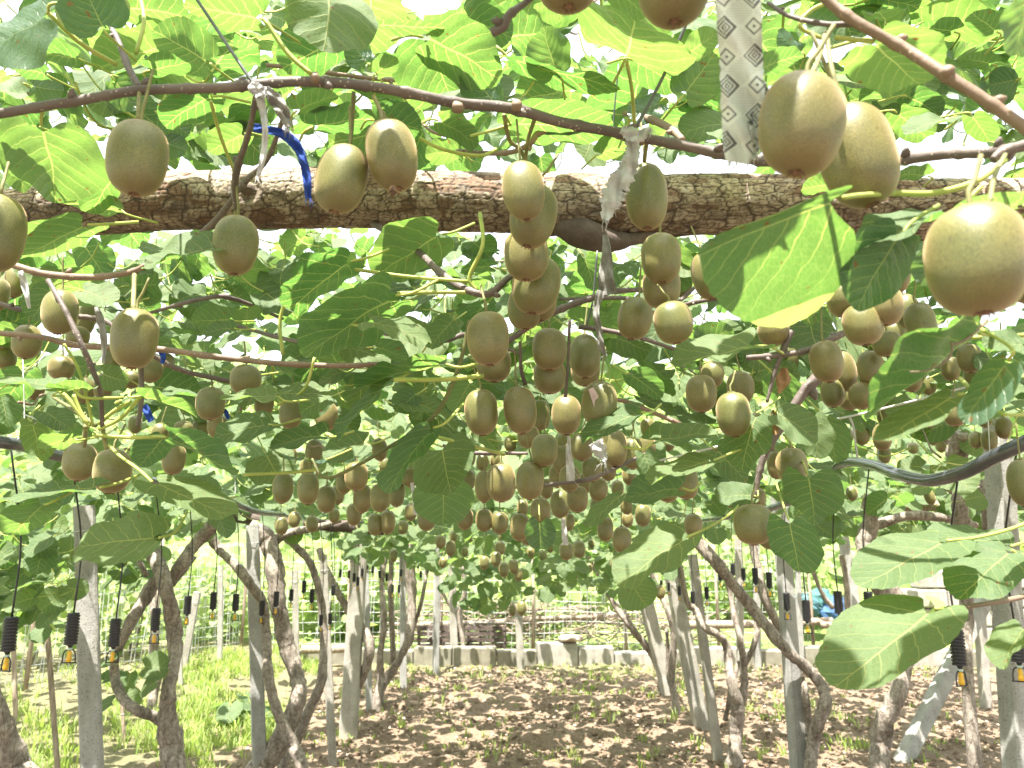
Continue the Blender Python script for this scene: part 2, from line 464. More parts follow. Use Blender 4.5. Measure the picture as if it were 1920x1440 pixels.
def pattern_cloth():
    """white cotton strip printed with black diamonds: meander squares and dotted squares on dashed ground (UV metres)"""
    m, nt, b, out = newmat('patterned_cloth')
    uvn = coords(nt, 'UV', None)
    sx = nt.nodes.new('ShaderNodeSeparateXYZ'); L(nt, uvn, sx.inputs[0])
    u, v = sx.outputs[0], sx.outputs[1]
    P = 0.0190
    a = mth(nt, 'DIVIDE', mth(nt, 'ADD', u, v), P); c = mth(nt, 'DIVIDE', mth(nt, 'SUBTRACT', u, v), P)
    ia = mth(nt, 'FLOOR', a); ic = mth(nt, 'FLOOR', c)
    fa = mth(nt, 'ABSOLUTE', mth(nt, 'SUBTRACT', mth(nt, 'FRACT', a), 0.5)); fc = mth(nt, 'ABSOLUTE', mth(nt, 'SUBTRACT', mth(nt, 'FRACT', c), 0.5))
    d = mth(nt, 'MAXIMUM', fa, fc)
    par = mth(nt, 'FLOORED_MODULO', mth(nt, 'ADD', ia, ic), 2.0)
    par2 = mth(nt, 'FLOORED_MODULO', ia, 2.0)
    def band(x, lo, hi): return mth(nt, 'MULTIPLY', mth(nt, 'GREATER_THAN', x, lo), mth(nt, 'LESS_THAN', x, hi))
    rings = mth(nt, 'MAXIMUM', band(d, 0.24, 0.31), mth(nt, 'LESS_THAN', d, 0.06))
    k1 = mth(nt, 'LESS_THAN', mth(nt, 'FRACT', mth(nt, 'MULTIPLY', a, 7)), 0.5)
    k2 = mth(nt, 'LESS_THAN', mth(nt, 'FRACT', mth(nt, 'MULTIPLY', c, 7)), 0.5)
    sw = mth(nt, 'GREATER_THAN', fa, fc)
    mean = mth(nt, 'ADD', mth(nt, 'MULTIPLY', k1, sw), mth(nt, 'MULTIPLY', k2, mth(nt, 'SUBTRACT', 1.0, sw)))
    meander = mth(nt, 'MULTIPLY', mth(nt, 'MAXIMUM', mean, band(d, 0.36, 0.42)), mth(nt, 'LESS_THAN', d, 0.42))
    dash = mth(nt, 'MULTIPLY', mth(nt, 'LESS_THAN', mth(nt, 'FRACT', mth(nt, 'MULTIPLY', v, 620)), 0.45), mth(nt, 'LESS_THAN', mth(nt, 'FRACT', mth(nt, 'MULTIPLY', u, 900)), 0.7))
    sq = mth(nt, 'ADD', mth(nt, 'MULTIPLY', rings, par2), mth(nt, 'MULTIPLY', meander, mth(nt, 'SUBTRACT', 1.0, par2)))
    dk = mth(nt, 'ADD', mth(nt, 'MULTIPLY', sq, mth(nt, 'SUBTRACT', 1.0, par)), mth(nt, 'MULTIPLY', mth(nt, 'MULTIPLY', dash, 0.45), par), True)
    col = mixc(nt, mth(nt, 'MULTIPLY', dk, 0.85), (0.86, 0.88, 0.85), (0.05, 0.05, 0.06))
    L(nt, col, b.inputs['Base Color']); b.inputs['Roughness'].default_value = 0.9
    tl = nt.nodes.new('ShaderNodeBsdfTranslucent'); L(nt, col, tl.inputs[0])
    mx = nt.nodes.new('ShaderNodeMixShader'); mx.inputs[0].default_value = 0.35
    L(nt, b.outputs[0], mx.inputs[1]); L(nt, tl.outputs[0], mx.inputs[2]); L(nt, mx.outputs[0], out.inputs[0])
    return m
PATTERN = pattern_cloth()

def soil_mat():
    m, nt, b, out = newmat('soil')
    co = coords(nt)
    n1 = noise(nt, co, 3, 6); n2 = noise(nt, co, 38, 6, 0.7); 
    c = ramp(nt, n2, [(0.25, (0.15, 0.104, 0.070)), (0.5, (0.245, 0.175, 0.12)), (0.68, (0.30, 0.225, 0.16)), (0.82, (0.42, 0.34, 0.26))])
    # the bank and the far edge are overgrown: green base
    sx = nt.nodes.new('ShaderNodeSeparateXYZ'); L(nt, co, sx.inputs[0])
    gl = mth(nt, 'SUBTRACT', mth(nt, 'MULTIPLY', sx.outputs[0], -1.0), 1.45)
    gl = mth(nt, 'MAXIMUM', gl, mth(nt, 'SUBTRACT', sx.outputs[1], 8.2))
    gl = mth(nt, 'ADD', mth(nt, 'MULTIPLY', gl, 1.0), mth(nt, 'MULTIPLY', mth(nt, 'SUBTRACT', noise(nt, co, 2.2, 4), 0.5), 3.0), True)
    c = mixc(nt, mth(nt, 'MULTIPLY', gl, 0.5), c, ramp(nt, n2, [(0.3, (0.07, 0.11, 0.03)), (0.7, (0.2, 0.24, 0.08))]))
    L(nt, c, b.inputs['Base Color']); b.inputs['Roughness'].default_value = 0.97
    bump(nt, mth(nt, 'ADD', n2, noise(nt, co, 110, 4)), b, 1.0, 0.02)
    return m
SOIL = soil_mat()
PEBBLE = simple('pebble_stone', (0.30, 0.22, 0.16), (0.62, 0.52, 0.42), 9, 0.9, 0.4, 0.004)
def grass_mat(name, c1, c2, t):
    m, nt, b, out = newmat(name)
    r = rnd_value(nt)
    c = mixc(nt, r, c1, c2)
    L(nt, c, b.inputs['Base Color']); b.inputs['Roughness'].default_value = 0.6
    tl = nt.nodes.new('ShaderNodeBsdfTranslucent'); tl.inputs[0].default_value = (*t, 1)
    mx = nt.nodes.new('ShaderNodeMixShader'); mx.inputs[0].default_value = 0.4
    L(nt, b.outputs[0], mx.inputs[1]); L(nt, tl.outputs[0], mx.inputs[2]); L(nt, mx.outputs[0], out.inputs[0])
    return m
GRASS = grass_mat('grass_blade', (0.12, 0.20, 0.045), (0.34, 0.38, 0.12), (0.42, 0.58, 0.10))
BUSH = grass_mat('bush_leaf', (0.12, 0.20, 0.06), (0.34, 0.42, 0.17), (0.45, 0.60, 0.14))

# ------------------------------------------------------------------ leaf shapes
def leaf_shape(seed, rings=7, seg=56, hi=True, fold=0.25, curl=0.25, wave=1.0, ar=1.0, stalk=True, veins=6):
    """unit leaf (length 1): base at the origin, tip towards +Y, upper side +Z. Returns V, F, material index, uv"""
    rg = np.random.default_rng(seed)
    t = np.arange(seg)*2*math.pi/seg
    k1, k2 = rg.uniform(-0.03, 0.03, 2)
    tipa = rg.uniform(-0.05, 0.05)
    lob = rg.uniform(0.06, 0.13)
    def outline(t):
        x = 0.52*np.sign(np.sin(t))*np.abs(np.sin(t))**0.90*(1+0.04*np.cos(t))
        y = 0.48-0.50*np.cos(t)
        tt = np.minimum(t, 2*math.pi-t)
        y = y-lob*np.exp(-((tt-0.55)/0.38)**2)+0.13*np.exp(-(tt/0.20)**2)
        y = y+tipa*np.exp(-((tt-math.pi)/0.20)**2)
        x = x*(1+k1*np.sin(2*t)+k2*np.sin(3*t+1))
        return np.stack([x*ar, y], -1)
    O = outline(t)
    if hi:
        tooth = 1+0.010*(np.arange(seg) % 2)+0.006*rg.normal(size=seg)
        O = (O-[0, 0.42])*tooth[:, None]+[0, 0.42]
    a1, a2, a3, a4 = rg.uniform(0, 6.28, 4)
    fa = fold*rg.uniform(0.7, 1.3); cu = curl*rg.uniform(0.6, 1.4)*1.0
    twist = rg.uniform(-0.25, 0.25)*wave
    lean = rg.uniform(-0.18, 0.18)
    def deform(x, y, z=0.0):
        x = np.asarray(x, float); y = np.asarray(y, float)
        ax = np.sqrt(x*x+0.0009)-0.03
        Z = fa*ax-cu*y*y*0.6-cu*0.5*x*x+0.10*twist*x*y*4
        rim = np.clip(np.hypot(x/ar, y-0.45)/0.5, 0, 1.2)**3
        an = np.arctan2(x, y-0.45)
        Z = Z+0.028*wave*rim*(np.sin(an*4+a1)+0.7*np.sin(an*7+a2))+0.012*wave*np.sin(y*13+a3)*np.sin(ax*9+a4)
        # blade puffed up between the side veins
        if hi:
            uu = np.abs(x); ss = (y-0.62*uu*uu-0.10*uu)/(1+1.05*uu)+np.where(x > 0, 0.055, 0)
            Z = Z-0.006*np.cos(ss/0.142*2*math.pi)*np.clip(uu*8, 0, 1)
        X = x*(1-0.22*fa*fa)+lean*y*y*0.4
        return np.stack([X, y*(1-0.10*cu*cu*y), Z+z], -1)
    V = [deform(0, 0.42)[None]]; UVc = [[0.5, 0.42]]
    for r in range(1, rings+1):
        s = (r/rings)**0.85
        q = (O-[0, 0.42])*s+[0, 0.42]
        V.append(deform(q[:, 0], q[:, 1])); UVc += (q+[0.5, 0]).tolist()
    V = np.concatenate(V); F = []
    for j in range(seg): F.append((0, 1+(j+1) % seg, 1+j))
    for r in range(rings-1):
        for j in range(seg):
            k = (j+1) % seg
            F.append((1+r*seg+j, 1+r*seg+k, 1+(r+1)*seg+k, 1+(r+1)*seg+j))
    MI = [0]*len(F)
    UVc = list(UVc)
    # orientation: make +Z the front
    Vl = [V]; n = len(V)
    if stalk:
        # leaf stalk as a bent tube ending at the base of the blade
        ll = rg.uniform(0.45, 0.75)
        side = rg.uniform(-0.2, 0.2)
        P = smooth_path([(side, -ll, 0.35*ll+0.05), (side*0.5, -ll*0.6, 0.05), (0, -ll*0.25, -0.03), (0, 0.03, -0.008)], 2)
        mb = MB().tube(P, np.linspace(0.017, 0.013, len(P)), 5 if hi else 3, cap=False)
        VV = np.concatenate(mb.V)
        Vl.append(VV); F.extend([tuple(q+n for q in f) for f in mb.F]); MI.extend([1]*len(mb.F)); UVc.extend([[0.5, 0.5]]*len(VV)); n += len(VV)
    return np.concatenate(Vl), F, np.array(MI), np.array(UVc)

def leaf_mesh(seed, name='leaf', scale=1.0, **kw):
    V, F, MI, uv = leaf_shape(seed, **kw)
    return mesh_np(name, V*scale, F, [LEAF, PETIOLE], MI, True, uv=uv)

HI = [leaf_mesh(100+i, scale=0.12, rings=7, seg=40, hi=True, veins=6, fold=RND.uniform(0.05, 0.34), curl=RND.uniform(0.05, 0.45), wave=RND.uniform(0.8, 1.9), ar=RND.uniform(0.92, 1.10)) for i in range(18)]
LOW = [leaf_shape(300+i, rings=2, seg=14, hi=False, veins=4, fold=RND.uniform(0.05, 0.34), curl=RND.uniform(0.05, 0.45), wave=RND.uniform(0.8, 1.8), ar=RND.uniform(0.92, 1.10)) for i in range(10)]
TINY = [leaf_shape(500+i, rings=1, seg=9, hi=False, veins=1, fold=RND.uniform(0.1, 0.5), curl=RND.uniform(0.2, 0.6), wave=1.2, ar=RND.uniform(0.85, 1.05), stalk=False) for i in range(6)]

def tri_arrays(shape):
    """triangulate a leaf shape once"""
    V, F, MI, uv = shape
    T = []; M = []
    for f, m in zip(F, MI):
        for k in range(1, len(f)-1): T.append((f[0], f[k], f[k+1])); M.append(m)
    return np.asarray(V), np.array(T), np.array(M), uv
LOWT = [tri_arrays(s) for s in LOW]; TINYT = [tri_arrays(s) for s in TINY]

def joined_leaves(name, items, parent, mats=(LEAF, PETIOLE), lib=None):
    """many leaves in ONE mesh of real faces. items: list of (pos, 3x3, size, variant)"""
    lib = lib or LOWT
    Vs = []; Ts = []; Ms = []; A = []; U = []; n = 0
    rg = np.random.default_rng(len(items)+5)
    for p, R, s, v in items:
        V, T, M, uv = lib[v % len(lib)]
        Vs.append(V@(np.asarray(R).T*s)+p); Ts.append(T+n); Ms.append(M); A.append(np.full(len(V), rg.random())); U.append(uv); n += len(V)
    if not Vs: return None
    me = mesh_np(name, np.concatenate(Vs), np.concatenate(Ts), mats, np.concatenate(Ms), True, attrs={'rnd': np.concatenate(A)}, uv=np.concatenate(U))
    o = link(name, me, parent)
    o['kind'] = 'stuff'
    return o

def frame_from(N_, Yd):
    N_ = N_/np.linalg.norm(N_); Y = Yd-N_*(Yd@N_); Y /= np.linalg.norm(Y)+1e-9
    X = np.cross(Y, N_)
    return np.stack([X, Y, N_], 1)

def hero_leaf(parent, bx, by, tx, ty, w, d, under=1, dd=0.12, fold=0.2, curl=0.2, wave=1.0, pet=None, seed=None, petd=0.0, thick=1.0, asym=1.0, wr=0.0):
    """one leaf of the photograph, set in space: base and tip pixels, width in pixels, distance; under=1 shows its lower side"""
    hero_leaf.n += 1
    seed = seed or 1000+hero_leaf.n
    B = un(bx, by, d)
    Lpx = math.hypot(tx-bx, ty-by)
    Lm = max(Lpx, w*0.75)*d/FPX            # a blade is about as long as it is wide
    zz = math.sqrt(max(0.0, (Lm*FPX/d)**2-Lpx**2))*d/FPX
    sgn_ = (1 if under else -1)*(1 if ty > by else -1)      # the upper side of a blade faces the sky
    Tp = un(tx, ty, d+sgn_*(zz+(dd+0.25*abs(ty-by)/Lpx)*Lm))
    Y = Tp-B; Ln = np.linalg.norm(Y); Y /= Ln
    p = -(ty-by)*RV*-1
    ip = np.array([(ty-by), (tx-bx)], float)/Lpx     # image perpendicular (right, up-on-screen)
    p = ip[0]*RV+ip[1]*UV_
    Wm = w*d/FPX
    Wreal = max(Wm, min(Ln*0.9, Wm*2.6))
    if wr: Wreal = Ln*wr
    cs = min(1, Wm/Wreal); sn = math.sqrt(1-cs*cs)
    big = Lpx > 60
    ar = Wreal/(Ln*0.98)
    V0, F, MI, uv = leaf_shape(seed, rings=12 if big else 6, seg=72 if big else 40, hi=True, fold=fold, curl=curl, wave=wave, ar=ar, stalk=False, veins=6)
    def axes(cs, s):
        cs = min(1, max(0.05, cs)); sn = math.sqrt(1-cs*cs)
        X = cs*p+s*sn*FV; X = X-Y*(X@Y); X /= np.linalg.norm(X)
        Nn = np.cross(X, Y)
        view = B-CAM; view /= np.linalg.norm(view)
        if ((Nn@view) > 0) != bool(under): Nn = -Nn; X = -X
        return X, Nn
    X1, N1 = axes(cs, 1); X2, N2 = axes(cs, -1)
    s = 1 if N1[2] > N2[2] else -1
    kz = 1.0
    for it in range(6):      # turn the blade about its midrib until it is as wide in view as it should be
        X, Nn = axes(cs, s)
        VA = V0*[1, 1, kz]
        if asym != 1.0:
            sg = math.copysign(1, X@p)*math.copysign(1, asym)
            VA[:, 0] = np.where(VA[:, 0]*sg < 0, VA[:, 0]*abs(asym), VA[:, 0])
        V = VA@(np.stack([X, Y, Nn], 1).T*Ln)+B
        q = V-CAM; dz = q@FV
        sx_ = FPX*(q@RV)/dz; sy_ = FPX*(q@UV_)/dz
        cc = sx_*ip[0]+sy_*ip[1]
        rt = w/(cc.max()-cc.min())
        if abs(rt-1) < 0.06: break
        if cs*rt < 0.12: kz *= 0.8
        cs = min(1.0, max(0.10, cs*(1+(rt-1)*1.2)))
    me = mesh_np('leaf', V, F, [LEAF], MI, True, uv=uv)
    c = B
    me.transform(Matrix.Translation(-Vector(c)))
    o = link('leaf', me, parent, None)
    o.parent = parent; o.matrix_parent_inverse = Matrix.Identity(4); o.location = Vector(c)-wloc(parent)
    # stalk
    if pet is None:
        e = B-Y*Ln*0.38-Nn*Ln*0.10+np.array([0, 0, 0.08*Ln])+FV*0.04
        pts = [B+Y*0.02*Ln, B-Y*0.14*Ln-Nn*0.06*Ln, e]
    else:
        pts = [B+Y*0.02*Ln]+[un(q[0], q[1], d+petd*(i+1)/len(pet)) for i, q in enumerate(pet)]
    P = smooth_path(pts, 6)-c
    r = min(0.0016, 0.0005+0.011*Ln)*thick
    pm = MB().tube(P, np.linspace(r, r*1.25, len(P)), 8).mesh('leaf_stalk', PETIOLE)
    q = bpy.data.objects.new('leaf_stalk', pm); COL.objects.link(q); q.parent = o
    HERO.append((bx, by, tx, ty, w, d))
    return o
hero_leaf.n = 0
HERO = []

# ------------------------------------------------------------------ fruit
def fruit_mesh(seed):
    rg = np.random.default_rng(seed)
    nu, nv = 28, 18
    V = []; F = []
    el = rg.uniform(1.16, 1.30); sq = rg.uniform(2.25, 2.7)
    r0 = 0.0275
    for i in range(nv+1):
        th = math.pi*i/nv
        z = math.cos(th); r = (1-abs(z)**sq)**(1/sq) if abs(z) < 1 else 0
        z = z*el
        # slightly broader shoulders, dimples at both ends
        r *= 1+0.04*math.cos(th)
        dz = -0.05*math.exp(-(r/0.22)**2)*(1 if z > 0 else -0.55)
        for j in range(nu):
            a = 2*math.pi*j/nu
            k = 1+0.035*math.cos(2*a+seed)+0.018*math.cos(3*a+1.3*seed+th)+0.008*math.cos(5*a+seed*2+3*th)
            V.append((r0*r*k*math.cos(a)*1.02, r0*r*k*math.sin(a)*0.96, r0*(z+dz)))
    V = np.array(V)
    for i in range(nv):
        for j in range(nu):
            k = (j+1) % nu
            F.append((i*nu+j, (i+1)*nu+j, (i+1)*nu+k, i*nu+k))
    return mesh_np('skin', V, F, [FRUIT], None, True), el*r0
def calyx_mesh(h, seed):
    rg = np.random.default_rng(seed)
    mb = MB()
    mb.lathe([(0.0035, -h+0.004), (0.0042, -h+0.0008), (0.0022, -h-0.0009), (0.0003, -h-0.0005)], n=9)
    for k in range(7):
        a = k*0.9+rg.uniform(-.2, .2)
        r = 0.0035
        e = np.array([math.cos(a)*0.0065, math.sin(a)*0.0065, -h-rg.uniform(0.0005, 0.003)])
        mb.tube([(math.cos(a)*r, math.sin(a)*r, -h+0.001), (math.cos(a)*0.005, math.sin(a)*0.005, -h-0.0006), e], [0.0009, 0.0007, 0.0002], 4)
    return mb.mesh('blossom_end', CALYX)
def stalk_mesh(h, seed):
    rg = np.random.default_rng(seed)
    bx, by = rg.uniform(-0.012, 0.012, 2)
    ln = rg.uniform(0.035, 0.055)
    mb = MB()
    P = smooth_path([(0, 0, h-0.0035), (0, 0, h+0.010), (bx*0.4, by*0.4, h+ln*0.5), (bx, by, h+ln)], 3)
    mb.tube(P, np.linspace(0.0018, 0.0015, len(P)), 7)
    for k in range(5):
        a = k*1.256+rg.uniform(-.2, .2)
        mb.tube([(math.cos(a)*0.001, math.sin(a)*0.001, h-0.001), (math.cos(a)*0.005, math.sin(a)*0.005, h+0.0008), (math.cos(a)*0.0075, math.sin(a)*0.0075, h+0.0004)], [0.0013, 0.0011, 0.0003], 4)
    return mb.mesh('stalk', STALK)
FPROTO = []; EL = []
for i in range(7):
    me, h = fruit_mesh(20+i)
    EL.append(h)
    FPROTO.append((me, calyx_mesh(h, i), stalk_mesh(h, i+40)))
FR = []
def fruit(px, py, w, h, tilt=0.0, label=None, group=None, d=None, lean=0.0):
    """w,h in photo pixels; tilt in degrees in the picture plane (+ = top leans left)"""
    asp = h/max(w, 1)
    real = 0.0535
    if d is None: d = FPX*real/w
    sz = w*d/FPX/0.0590
    k = len(FR) % len(FPROTO)
    me, cx, st = FPROTO[k]
    P = un(px, py, d)
    o = empty('kiwi_fruit', P, label, 'kiwi fruit', group)
    # long axis roughly along the plumb line, tilted a little
    zax = Vector((math.sin(-math.radians(tilt)), math.sin(lean), 1)).normalized()
    rot = zax.to_track_quat('Z', 'Y').to_matrix() @ Matrix.Rotation(RND.uniform(0, 6.28), 3, 'Z')
    o.rotation_euler = rot.to_euler()
    zs = min(1.30, max(0.80, h*d/FPX/(2*EL[k])/sz))*0.99
    o.scale = (sz, sz, sz*zs)
    for nm, m in (('skin', me), ('blossom_end', cx), ('stalk', st)):
        c = bpy.data.objects.new(nm, m); COL.objects.link(c); c.parent = o
    FR.append((px, py, w, max(h, w*1.1), d))
    return o

# ------------------------------------------------------------------ ground, hillside
def build_ground():
    xs = np.concatenate([np.linspace(-40, -5, 20), np.linspace(-4.9, 4.9, 330), np.linspace(5, 40, 20)])
    ys = np.concatenate([np.linspace(-12, 2.6, 16), np.linspace(2.7, 9.4, 340), np.linspace(9.5, 12, 6)])
    X, Y = np.meshgrid(xs, ys)
    Z = ground_z(X, Y)
    rg = np.random.default_rng(3)
    # clods: sum of value noise at several sizes
    def vnoise(X, Y, s, seed):
        r = np.random.default_rng(seed).random((256, 256))
        x = X/s; y = Y/s; i = np.floor(x).astype(int); j = np.floor(y).astype(int); fx = x-i; fy = y-j
        fx = fx*fx*(3-2*fx); fy = fy*fy*(3-2*fy)
        g = lambda a, b: r[a % 256, b % 256]
        return g(i, j)*(1-fx)*(1-fy)+g(i+1, j)*fx*(1-fy)+g(i, j+1)*(1-fx)*fy+g(i+1, j+1)*fx*fy
    inner = (np.abs(X) < 4.95) & (Y > 2.65) & (Y < 9.5)
    Z = Z+np.where(inner, 0.045*(vnoise(X, Y, 0.30, 1)-0.5)+0.04*np.maximum(0, vnoise(X, Y, 0.10, 2)-0.45)+0.03*np.maximum(0, vnoise(X, Y, 0.045, 3)-0.5), 0)
    V = np.stack([X, Y, Z], -1).reshape(-1, 3)
    nx = len(xs); ny = len(ys)
    i, j = np.meshgrid(np.arange(nx-1), np.arange(ny-1))
    a = (j*nx+i).ravel()
    F = np.stack([a, a+1, a+1+nx, a+nx], 1)
    o = link('ground', mesh_np('ground', V, F, [SOIL], None, True))
    o['kind'] = 'structure'
    return o
build_ground()

HILLM = None
def hill_z(x, y):
    return 0.30*np.clip((y-10.0)/1.5, 0, 1)+np.clip(y-11, 0, 60)*0.30+0.25*np.sin(x*0.5)*np.clip((y-11)/6, 0, 1)
def build_hill():
    m, nt, b, out = newmat('hill_grass')
    co = coords(nt)
    c = ramp(nt, noise(nt, co, 2.5, 8, 0.7), [(0.25, (0.07, 0.12, 0.03)), (0.5, (0.17, 0.25, 0.06)), (0.62, (0.30, 0.34, 0.12)), (0.8, (0.45, 0.38, 0.24))])
    L(nt, c, b.inputs['Base Color']); b.inputs['Roughness'].default_value = 0.95
    bump(nt, noise(nt, co, 9, 6), b, 1.0, 0.15)
    xs = np.linspace(-60, 60, 90); ys = np.linspace(9.9, 62, 60)
    X, Y = np.meshgrid(xs, ys)
    Z = hill_z(X, Y)+np.random.default_rng(5).uniform(-0.05, 0.08, X.shape)+0.02
    V = np.stack([X, Y, Z], -1).reshape(-1, 3); nx = 90
    i, j = np.meshgrid(np.arange(89), np.arange(59)); a = (j*nx+i).ravel()
    o = link('hillside', mesh_np('hillside', V, np.stack([a, a+1, a+1+nx, a+nx], 1), [m], None, True))
    o['kind'] = 'structure'
build_hill()

# ------------------------------------------------------------------ the big cracked log
def build_log():
    ctrl = [(-170, 404, 1.42, 40), (-60, 402, 1.42, 40), (60, 399, 1.41, 44), (170, 391, 1.40, 50), (300, 380, 1.40, 55), (450, 374, 1.40, 58), (640, 371, 1.40, 56), (850, 377, 1.40, 57), (1060, 383, 1.41, 57), (1280, 384, 1.42, 54), (1500, 388, 1.42, 54), (1700, 392, 1.42, 54), (1900, 393, 1.42, 54), (2080, 396, 1.42, 54)]
    C = smooth_path([un(a, b, c) for a, b, c, r in ctrl], 75)
    Rr = np.interp(np.linspace(0, 1, len(C)), np.linspace(0, 1, len(ctrl)), [r*c/FPX for a, b, c, r in ctrl])
    n = 190; m = len(C)
    rg = np.random.default_rng(9)
    # cracked plates: jittered cells, cells longer along the log at the top and small below
    def cells(u, v, su, sv, seed):
        r = np.random.default_rng(seed); NU, NV = 400, int(round(1/sv))
        ju = r.random((NU, NV)); jv = r.random((NU, NV)); hh = r.random((NU, NV))
        x = u/su; y = (v % 1.0)*NV
        i0 = np.floor(x).astype(int); j0 = np.floor(y).astype(int)
        d1 = np.full(u.shape, 9.); d2 = np.full(u.shape, 9.); h = np.zeros(u.shape)
        for di in (-1, 0, 1):
            for dj in (-1, 0, 1):
                i = i0+di; j = j0+dj
                a = (i+0.12+0.76*ju[i % NU, j % NV]); b = (j+0.12+0.76*jv[i % NU, j % NV])
                # blocky distance, so that plates come out as rough rectangles
                dd = (np.abs(x-a)**5.0+np.abs(y-b)**5.0)**(1/5.0)
                near = dd < d1
                d2 = np.where(near, d1, np.minimum(d2, dd)); h = np.where(near, hh[i % NU, j % NV], h); d1 = np.where(near, dd, d1)
        return d2-d1, h
    s = np.concatenate([[0], np.cumsum(np.linalg.norm(np.diff(C, axis=0), axis=1))])
    U_, A_ = np.meshgrid(s, np.arange(n)/n, indexing='ij')
    wob = 0.006*np.sin(A_*2*math.pi*3+U_*9)+0.004*np.sin(U_*41+A_*9)
    e1, h1 = cells(U_+wob*1.2, A_+0.012*np.sin(U_*23), 0.0125, 1/44, 1)
    e2, h2 = cells(U_+wob, A_+0.01*np.sin(U_*31), 0.045, 1/17, 2)
    def vn(U, A, su, na, seed):
        r = np.random.default_rng(seed).random((512, na)); x = U/su; y = (A % 1)*na
        i = np.floor(x).astype(int); j = np.floor(y).astype(int); fx = x-i; fy = y-j; fx = fx*fx*(3-2*fx); fy = fy*fy*(3-2*fy)
        g = lambda a, b: r[a % 512, b % na]
        return g(i, j)*(1-fx)*(1-fy)+g(i+1, j)*fx*(1-fy)+g(i, j+1)*(1-fx)*fy+g(i+1, j+1)*fx*fy
    big = vn(U_, A_, 0.12, 6, 3); fine = vn(U_, A_, 0.006, 90, 4); mid = vn(U_, A_, 0.03, 24, 5)
    cr = np.clip(e1/0.13, 0, 1); cr2 = np.clip(e2/0.10, 0, 1)
    lost = (mid*0.55+big*0.45 > 0.63)                  # plates that have fallen off
    hgt = 0.0009*h1*cr+0.0011*cr+0.0018*cr2+0.0009*h2+0.0005*fine+0.006*(big-0.5)
    hgt = np.where(lost, hgt-0.0016, hgt)
    T = np.gradient(C, axis=0); T /= np.linalg.norm(T, axis=1)[:, None]
    Bx = np.cross(T, [0, 0, 1.]); Bx /= np.linalg.norm(Bx, axis=1)[:, None]
    Bz = np.cross(Bx, T)
    ang = A_*2*math.pi
    R = Rr[:, None]+hgt-0.003+0.003*np.sin(ang*2+U_*3)
    # knot on the front
    kn = un(462, 352, 1.34)
    P = C[:, None, :]+R[..., None]*(np.cos(ang)[..., None]*Bx[:, None, :]+np.sin(ang)[..., None]*Bz[:, None, :])
    dk = np.linalg.norm(P-kn, axis=-1)
    P += (np.where(dk < 0.034, 0.009*np.cos(np.clip(dk/0.034, 0, 1)*math.pi*2.0)*np.clip(1.2-dk/0.034, 0, 1), 0))[..., None]*(P-C[:, None, :])/R[..., None]
    V = P.reshape(-1, 3)
    i, j = np.meshgrid(np.arange(m-1), np.arange(n), indexing='ij')
    a = (i*n+j).ravel(); b_ = (i*n+(j+1) % n).ravel()
    F = np.stack([a, b_, b_+n, a+n], 1)
    mt, nt, b, out = newmat('cracked_log_wood')
    co = coords(nt)
    def at(nm):
        q = nt.nodes.new('ShaderNodeAttribute'); q.attribute_name = nm; return q.outputs['Fac']
    plate = ramp(nt, at('plate'), [(0.0, (0.29, 0.235, 0.18)), (0.35, (0.40, 0.335, 0.26)), (0.6, (0.50, 0.43, 0.325)), (0.85, (0.56, 0.50, 0.41)), (1.0, (0.46, 0.435, 0.40))])
    plate = mixc(nt, 1.0, plate, ramp(nt, noise(nt, co, 90, 6, 0.7), [(0.3, (0.66, 0.62, 0.58)), (0.65, (1.18, 1.15, 1.1))]), 'MULTIPLY')
    stain = ramp(nt, noise(nt, co, 9, 6, 0.7), [(0.50, (1, 1, 1)), (0.62, (0.32, 0.31, 0.34))])
    plate = mixc(nt, 0.9, plate, stain, 'MULTIPLY')
    plate = mixc(nt, at('lost'), plate, (0.20, 0.115, 0.07))
    plate = mixc(nt, 1.0, plate, ramp(nt, at('bleach_shade'), [(0.0, (0.58, 0.56, 0.57)), (0.45, (0.88, 0.88, 0.88)), (1.0, (1.08, 1.03, 1.02))]), 'MULTIPLY')  # paler top, darker underside: weathering plus light and shade painted into the colour
    c = mixc(nt, at('gap'), (0.062, 0.044, 0.034), plate)
    L(nt, c, b.inputs['Base Color']); b.inputs['Roughness'].default_value = 0.9
    bump(nt, noise(nt, co, 220, 5, 0.7), b, 0.6, 0.002)
    gap = np.minimum(0.12+0.88*np.clip((e1-0.06)/0.08, 0, 1), np.clip((e2-0.045)/0.05, 0, 1))*1.0
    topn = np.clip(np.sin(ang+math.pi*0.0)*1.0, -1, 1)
    gap = np.where(dk < 0.013, gap*0.2, gap)
    log = empty('wooden_crossbar_log', tuple(C[m//2]), 'thick weathered log with cracked flaking bark running level across the picture', 'log')
    me = mesh_np('log', V, F, [mt], None, True, attrs={'bleach_shade': np.clip(0.5+1.1*(topn+0.35*(big-0.5)+0.15*(mid-0.5)-0.05), 0, 1).ravel(), 'gap': gap.ravel(), 'plate': (0.65*h1+0.35*h2).ravel(), 'lost': (lost*0.8*(mid > 0.3)).ravel().astype(float)})
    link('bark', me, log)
    # broken branch stub under the log
    mb = MB(); P2 = smooth_path([un(1030, 400, 1.40), un(1062, 425, 1.39), un(1100, 440, 1.38), un(1150, 452, 1.38), un(1200, 446, 1.40), un(1260, 436, 1.43), un(1330, 432, 1.46)], 5)
    mb.tube(P2, np.interp(np.linspace(0, 1, len(P2)), [0, .25, .4, .6, 1], [.018, .028, .024, .012, .007]), 16, rough=0.10, seed=4)
    mb.build('branch_stub', DARKWOOD, log)
build_log()

